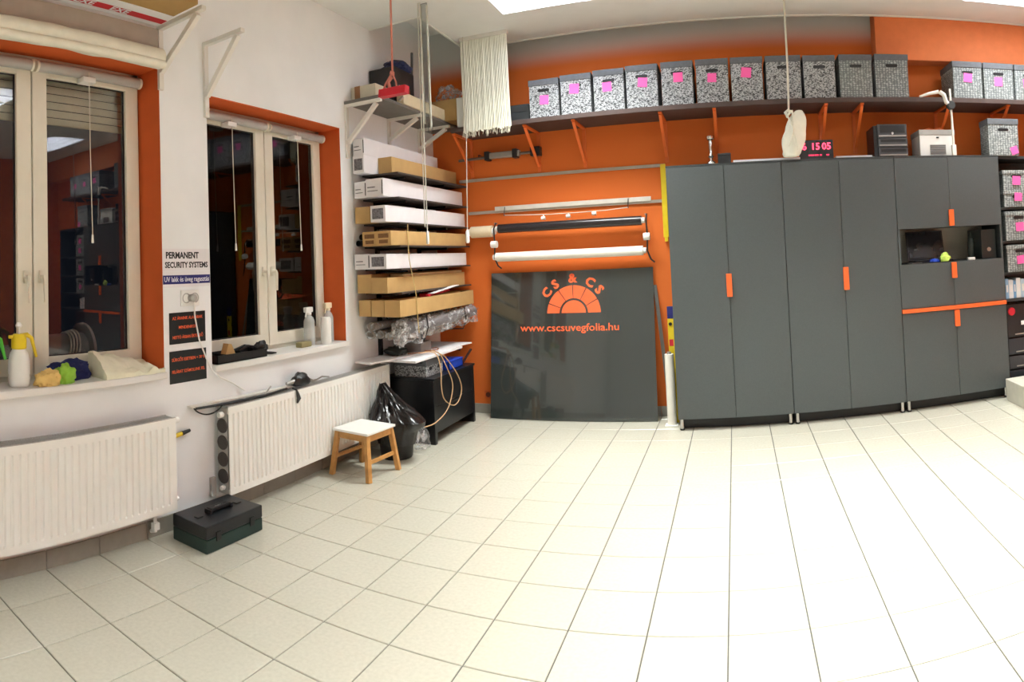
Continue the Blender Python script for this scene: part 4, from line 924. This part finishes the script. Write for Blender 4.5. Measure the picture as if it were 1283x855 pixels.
def draped():
    g = G(); nu, nv = 30, 12; vs, fs = [], []
    for side in (0, 1):
        for j in range(nv+1):
            for i in range(nu+1):
                u, v = i/nu, j/nv; y = 1.985 + .42*u + .02*noise.noise(Vector((u*4, v*4, 3))); x = -3.215 + .20*v + (.012*noise.noise(Vector((u*6, 1, 2))) if v > .6 else 0)
                h = .115*(1-u)**.7*(1-v**2.2) + .025 + .018*noise.noise(Vector((u*7, v*6, 0))) + .01*math.sin(u*22+v*3)*u
                vs.append((x, y, S1 + (max(.012, h) if side == 0 else .001)))
    n1 = (nu+1)*(nv+1)
    for j in range(nv):
        for i in range(nu):
            a = j*(nu+1)+i; fs += [(a, a+1, a+nu+2, a+nu+1), (n1+a+nu+1, n1+a+nu+2, n1+a+1, n1+a)]
    ring = [i for i in range(nu+1)] + [j*(nu+1)+nu for j in range(1, nv+1)] + [nv*(nu+1)+i for i in range(nu-1, -1, -1)] + [j*(nu+1) for j in range(nv-1, 0, -1)]
    for a, b_ in zip(ring, ring[1:]+ring[:1]): fs.append((a, n1+a, n1+b_, b_))
    return g.add(vs, fs)
build(draped(), 'cloth', mat('cream_cloth', (232,230,206), .95, bump=.4, bscale=40), label='folded cream cloth spread at the end of the window sill', cat='cloth', smooth=True)
t = thing('cable_reel', 'dark cable drum with pale cable outside the first window', 'reel', (XF-.30, 2.0, S1-.04)); cxr, czr, y0 = XF-.30, S1-.04+.161, 1.80
for yy in (y0, y0+.34): build(G().lathe([(.03,0),(.16,0),(.16,.02),(.03,.02)], (cxr, yy, czr), 28, 'y'), 'flange', mat('drum_grey', (150,154,158), .5), t, smooth=True)
build(G().cyl((cxr, y0+.02, czr), (cxr, y0+.34, czr), .10, n=24), 'drum', mat('drum_dark', (110,116,118), .5), t, smooth=True)
for i in range(4): build(G().tube([(cxr+(.106+.004*i)*math.cos(a), y0+.2+.02*i+.025*math.sin(a), czr+(.106+.004*i)*math.sin(a)) for a in [2*PI*k/20 for k in range(21)]], .006, 6), 'cable_turn', cord_w, t, smooth=True)

# ------------------------------------------------------------------ things on the second sill
t = thing('tool_tray', 'black tool tray on the second window sill', 'tray', (-3.12, 3.1, S2))
x0, x1, y0, y1, z0 = -3.225, -3.04, 2.86, 3.34, S2+.001
build(G().box(x0, x1, y0, y1, z0, z0+.006).box(x0, x0+.006, y0, y1, z0, z0+.055).box(x1-.006, x1, y0, y1, z0, z0+.055).box(x0, x1, y0, y0+.006, z0, z0+.055).box(x0, x1, y1-.006, y1, z0, z0+.055), 'body', black_pl, t)
for yy in (3.0, 3.17): build(G().box(x0+.006, x1-.006, yy, yy+.005, z0+.006, z0+.045), 'divider', black_pl, t)
build(G().prism([(0,0),(.1,0),(.06,.075),(.03,.08)], (-3.16, 3.0, S2+.035), EY, EZ, (.05,0,0)), 'wood_block', card, label='tan wooden block in the black tool tray', cat='block')
t = thing('pliers', 'black pliers lying in the tool tray', 'pliers', (-3.1, 3.2, S2+.03))
for s in (-1, 1): build(G().tube([(-3.11, 3.28, S2+.07), (-3.11+s*.015, 3.2, S2+.085), (-3.11+s*.03, 3.10, S2+.06)], [.008,.009,.007], 8), 'arm', black_pl, t, smooth=True)
build(G().blob((-3.12, 3.36, S2+.055), (.04,.06,.045), .4, 2, 3, 6), 'jaw_mass', black_pl, t, smooth=True)
build(G().tube([(-3.09, 3.36, S2+.02), (-3.07, 3.42, S2+.012), (-3.07, 3.47, S2+.008)], [.012,.01,.005], 8), 'strap_end', black_pl, label='black strap end poking out of the tool tray', cat='strap', smooth=True)
build(G().box(-3.16, -3.10, 3.80, 3.93, S2, S2+.04, .008), 'sponge', mat('sponge', (150,140,100), .95, bump=.5), label='olive brown sponge beside the clear bottle', cat='sponge')
milky = mat('milky_plastic', (214,218,216), .25, vary=.02, alpha=.55)
def bottle(x, y, m, capm, h, r, lab, trig=False):
    t = thing('trigger_bottle', lab, 'bottle', (x, y, S2))
    build(G().lathe([(0,.001),(r,.001),(r,h*.62),(r*.75,h*.72),(r*.4,h*.78),(r*.4,h*.82),(0,h*.82)], (x, y, S2), 18), 'bottle', m, t, smooth=True)
    build(G().box(x-.018, x+.018, y-.05, y+.035, S2+h*.86, S2+h, .008).cyl((x, y, S2+h*.8), (x, y, S2+h*.87), r*.45, n=14).tube([(x, y-.03, S2+h*.88), (x, y-.045, S2+h*.74)], .007, 6), 'spray_head', capm, t, smooth=True)
bottle(-3.17, 3.99, milky, white_pl, .30, .045, 'clear trigger spray bottle on the second window sill')
build(G().lathe([(0,.001),(.04,.001),(.042,.02),(.042,.2),(.036,.215),(0,.215)], (-3.08, 4.09, S2), 20), 'canister', white_pl, label='plain white canister between the two spray bottles', cat='canister', smooth=True)
bottle(-3.15, 4.22, milky, cream, .32, .042, 'clear spray bottle with cream head at the sill end')

# ------------------------------------------------------------------ on the second radiator
t = thing('glue_gun', 'black power tool lying on the long radiator', 'power tool', (XL+.09, 3.6, .69))
build(G().blob((XL+.085, 3.61, .735), (.045,.09,.06), .25, 1.8, 3, 12), 'body', black_pl, t, smooth=True)
build(G().tube([(XL+.085, 3.55, .74), (XL+.08, 3.46, .735)], [.02,.012], 10), 'nozzle', steel, t, smooth=True)
build(G().tube([(XL+.085, 3.69, .73), (XL+.09, 3.75, .71), (XL+.09, 3.80, .715), (XL+.1, 3.85, .73), (XL+.1, 3.90, .72), (XL+.09, 3.95, .71)], [.02,.012,.006,.006,.006,.006], 8), 'cord', steel, t, smooth=True)
build(G().tube([(XL+.10, 3.50, .70), (XL+.137, 3.50, .692), (XL+.14, 3.51, .66), (XL+.14, 3.52, .63), (XL+.14, 3.50, .60)], [.006,.006,.012,.016,.006], 8), 'hanging_plug', carcass, t, smooth=True)
t = thing('steel_ruler', 'long white profile with dark edge lying along the radiator top', 'profile', (XL+.04, 3.0, .7))
build(G().bar((XL+.012, 2.60, .71), (XL+.05, 3.54, .705), .05, .012), 'bar', bracket_w, t)
build(G().tube([(XL+.06, 2.62, .705), (XL+.085, 2.9, .70), (XL+.105, 3.2, .70), (XL+.09, 3.45, .705)], .008, 6), 'dark_edge', cable_k, t)
build(G().tube([(XL+.10, 3.20, .70), (XL+.11, 3.24, .74), (XL+.11, 3.26, .755)], .005, 6), 'wire_end', steel, t)
build(G().tube([(XL+.03+.04*i/12, 2.63+.21*i/12, .70-.05*math.sin(PI*i/12)**.7) for i in range(13)], .005, 6), 'dark_lead', cable_k, t, smooth=True)

# ------------------------------------------------------------------ toolbox, stool, bin bag
t = thing('toolbox', 'black and dark green metal toolbox on the tile floor', 'toolbox', (-2.795, 2.605, 0)); x0, x1, y0, y1 = -2.94, -2.65, 2.38, 2.83
build(G().box(x0, x1, y0, y1, .002, .075, .006), 'lower_box', green_case, t); ld_ = build(G().box(x0-.001, x1+.001, y0-.001, y1+.001, .077, .148, .008), 'lid', black_case, t)
build(G().box(-2.82, -2.765, 2.52, 2.54, .146, .172, .003).box(-2.82, -2.765, 2.68, 2.70, .146, .172, .003).box(-2.815, -2.77, 2.53, 2.69, .158, .178, .006), 'handle', black_pl, ld_)
build(G().box(-2.79, -2.782, 2.57, 2.66, .1775, .1795), 'handle_glint', chrome, ld_)
for yy in (2.45, 2.76): build(G().box(-2.81, -2.775, yy-.02, yy+.02, .146, .154, .002), 'lid_recess', black_pl, ld_)
for yy in (2.47, 2.74): build(G().box(x1, x1+.006, yy-.018, yy+.018, .055, .105, .002), 'latch', black_pl, t)

t = thing('wooden_stool', 'small wooden stool with white seat by the radiator', 'stool', (-2.715, 4.045, 0), math.radians(-6))
build(G().box(-.17, .17, -.17, .17, .325, .343, .004), 'seat', white_pl, t, local=True)
for sx in (-1, 1):
    for sy in (-1, 1): build(G().bar((sx*.178, sy*.178, .0), (sx*.14, sy*.14, .325), .034, .034, (sx, sy*.2, 0)), 'leg', woodm, t, local=True)
for s in (-1, 1):
    build(G().box(-.135, .135, s*.143-.009, s*.143+.009, .275, .324), 'apron', woodm, t, local=True); build(G().box(s*.143-.009, s*.143+.009, -.135, .135, .275, .324), 'apron', woodm, t, local=True)
    build(G().box(s*.16-.008, s*.16+.008, -.155, .155, .12, .145), 'stretcher', woodm, t, local=True)

t = thing('waste_bin', 'black bin with black plastic bag pulled over it', 'waste bin', (-2.70, 4.49, 0))
build(G().lathe([(0,.001),(.125,.001),(.13,.01),(.155,.27),(.15,.275),(0,.27)], (-2.70, 4.49, 0), 28), 'bin', mat('bin_black', (24,24,25), .5), t, smooth=True)
def bag():
    g = G(); n = 96; vs, fs = [], []
    prof = [(.12,.150),(.17,.160),(.22,.172),(.27,.190),(.30,.205),(.325,.195),(.35,.172),(.38,.15),(.41,.128),(.44,.105),(.47,.085),(.50,.062),(.53,.042),(.555,.02)]
    for i, (z, r) in enumerate(prof):
        u = i/(len(prof)-1)
        for k in range(n):
            a = 2*PI*k/n; d = Vector((math.cos(a), math.sin(a), 0))
            w1 = 1-abs(noise.noise(d*2.3 + Vector((0, 0, z*4))))*2; w2 = 1-abs(noise.noise(d*5.5 + Vector((3, 0, z*11))))*2
            rr = r*(1 + (.16*(w1-.5) + .11*(w2-.5))*(.25+1.1*u) + .05*math.sin(15*a+u*3)*u)
            pull = max(0, math.cos(a+.25))**6*(.09 if .26 < z < .36 else .03 if z < .45 else 0)
            lean = max(0, z-.28)*.42
            vs.append((-2.70-lean+(rr+pull)*math.cos(a), 4.49+(rr+pull)*math.sin(a), z + (.025*noise.noise(Vector((d.x*3, d.y*3, i*.4)))+.02*(w2-.5))*u*1.6))
    for i in range(len(prof)-1):
        for k in range(n): fs.append((i*n+k, i*n+(k+1)%n, (i+1)*n+(k+1)%n, (i+1)*n+k))
    fs.append(tuple((len(prof)-1)*n+k for k in range(n)))
    return g.add(vs, fs)
build(bag(), 'bin_bag', bag_k, t, smooth=True)
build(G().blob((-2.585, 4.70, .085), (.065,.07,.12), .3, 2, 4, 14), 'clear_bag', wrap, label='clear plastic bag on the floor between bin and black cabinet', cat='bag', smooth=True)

# ------------------------------------------------------------------ low black cabinet and what lies on it
t = thing('low_cabinet', 'low black cabinet under the carton rack', 'cabinet', (-2.79, 5.3, 0)); x0, x1, y0, y1 = -3.03, -2.54, 4.87, 5.73
build(G().box(x0, x1, y0, y0+.04, 0, .54, .003), 'side_panel', blackwood, t); build(G().box(x0, x1, y1-.04, y1, 0, .54, .003), 'side_panel', blackwood, t)
build(G().box(x0, x1+.012, y0-.004, y1+.004, .541, .562, .003), 'top', blackwood, t); build(G().box(x0, x1-.02, y0+.04, y1-.04, .09, .11), 'bottom', blackwood, t)
build(G().box(x0, x0+.01, y0+.04, y1-.04, .11, .54), 'back', blackwood, t)
for a, b_ in ((.095, .315), (.32, .538)):
    d = build(G().box(x1-.02, x1-.004, y0+.042, y1-.042, a, b_, .002), 'drawer', blackwood, t)
build(G().box(x1-.004, x1+.003, 5.26, 5.36, .285, .293), 'grip', carcass, d)
storage_box(-2.95, -2.62, 4.90, 5.24, .563, .67, pat_print, 'letter-print box under the white boards on the black cabinet', None, None, 0, False)
lb = [o for o in col.objects if o.get('label', '').startswith('letter-print box under')][0]
for yy in (4.99, 5.15): build(G().prism([(yy-.025,.615),(yy+.03,.62),(yy+.025,.645),(yy-.02,.643)], (-2.6275, 0, 0), EY, EZ, (.004,0,0)), 'grip_hole', black_pl, lb)
t = thing('blue_tray', 'blue plastic tray on the black cabinet', 'tray', (-2.68, 5.42, .563)); e = .006
build(G().box(-2.78, -2.585, 5.28, 5.58, .563, .57).box(-2.78, -2.774, 5.28, 5.58, .563, .64).box(-2.591, -2.585, 5.28, 5.58, .563, .64).box(-2.78, -2.585, 5.28, 5.286, .563, .64).box(-2.78, -2.585, 5.574, 5.58, .563, .64), 'body', blue_pl, t)
build(G().box(-2.786, -2.579, 5.274, 5.586, .636, .644, .002), 'rim', blue_pl, t)
build(G().bar((-2.60, 5.60, .575), (-2.55, 5.71, .70), .02, .014), 'hand_file', mat('dark_red_handle', (60,28,24), .5), label='dark hand file leaning out behind the blue tray', cat='file')
t = thing('white_boards', 'pair of white boards stacked above the black cabinet', 'board', (-2.8, 5.2, .73))
build(G().box(-2.98, -2.60, 4.68, 5.62, .722, .742, .002), 'board', white_card, t); build(G().prism([(-3.035,4.42),(-2.86,4.38),(-2.58,5.80),(-3.035,5.80)], (0,0,.743), EX, EY, (0,0,.012)), 'board', white_card, t)
for yy in (4.83, 5.62): build(G().box(XL+.03, -2.62, yy-.012, yy+.012, .70, .7215), 'support_arm', blackwood, t)
build(G().box(-2.90, -2.72, 5.0, 5.2, .756, .85, .006), 'grey_carton', mat('grey_carton', (130,122,118), .7), label='grey small carton on the white boards', cat='carton')
build(G().blob((-2.9, 4.86, .79), (.1,.08,.05), .35, 2, 3, 21), 'dark_bundle', mat('dark_bundle', (50,56,54), .8), label='dark bundle on the white boards under the wrapped roll', cat='bundle', smooth=True)
def loop(cx, cyv, cz, ry, rz_, ph=0): return [(cx, cyv+ry*math.sin(a+ph), cz+rz_*math.cos(a+ph)) for a in [2*PI*k/18 for k in range(19)]]
t = thing('cable_coil', 'brown cable hanging in loops over the black cabinet front', 'cable', (-2.55, 5.1, .2))
def smoothpts(P, k=6):
    out = []; P = [Vector(p) for p in P]; Q = [P[0]] + P + [P[-1]]
    for i in range(1, len(Q)-2):
        a, b_, c, d = Q[i-1], Q[i], Q[i+1], Q[i+2]
        for j in range(k):
            u = j/k; out.append(.5*((2*b_) + (c-a)*u + (2*a-5*b_+4*c-d)*u*u + (3*b_-a-3*c+d)*u**3))
    return out + [P[-1]]
build(G().tube(smoothpts([(-2.72, 4.95, .765), (-2.63, 5.02, .77), (-2.575, 5.03, .735), (-2.53, 5.0, .62), (-2.515, 4.97, .48), (-2.515, 5.02, .36), (-2.515, 5.20, .27), (-2.515, 5.33, .30), (-2.515, 5.38, .40), (-2.52, 5.30, .54), (-2.55, 5.15, .70), (-2.575, 5.10, .74), (-2.64, 5.08, .772)]), .0048, 8), 'loop', cable_b, t, smooth=True)
build(G().tube(smoothpts([(-2.70, 5.12, .765), (-2.62, 5.06, .772), (-2.57, 5.08, .74), (-2.53, 5.12, .62), (-2.50, 5.16, .48), (-2.50, 5.13, .36), (-2.50, 5.02, .26), (-2.52, 4.84, .20), (-2.56, 4.72, .19)]), .0048, 8), 'tail', cable_b, t, smooth=True)
build(G().tube(smoothpts([(-2.80, 4.9, .765), (-2.70, 5.0, .768), (-2.66, 5.2, .766), (-2.72, 5.3, .765), (-2.78, 5.2, .765), (-2.7, 5.05, .775), (-2.63, 5.15, .772)]), .0048, 8), 'coil', mat('cable_dark_brown', (150,92,60), .5), t, smooth=True)
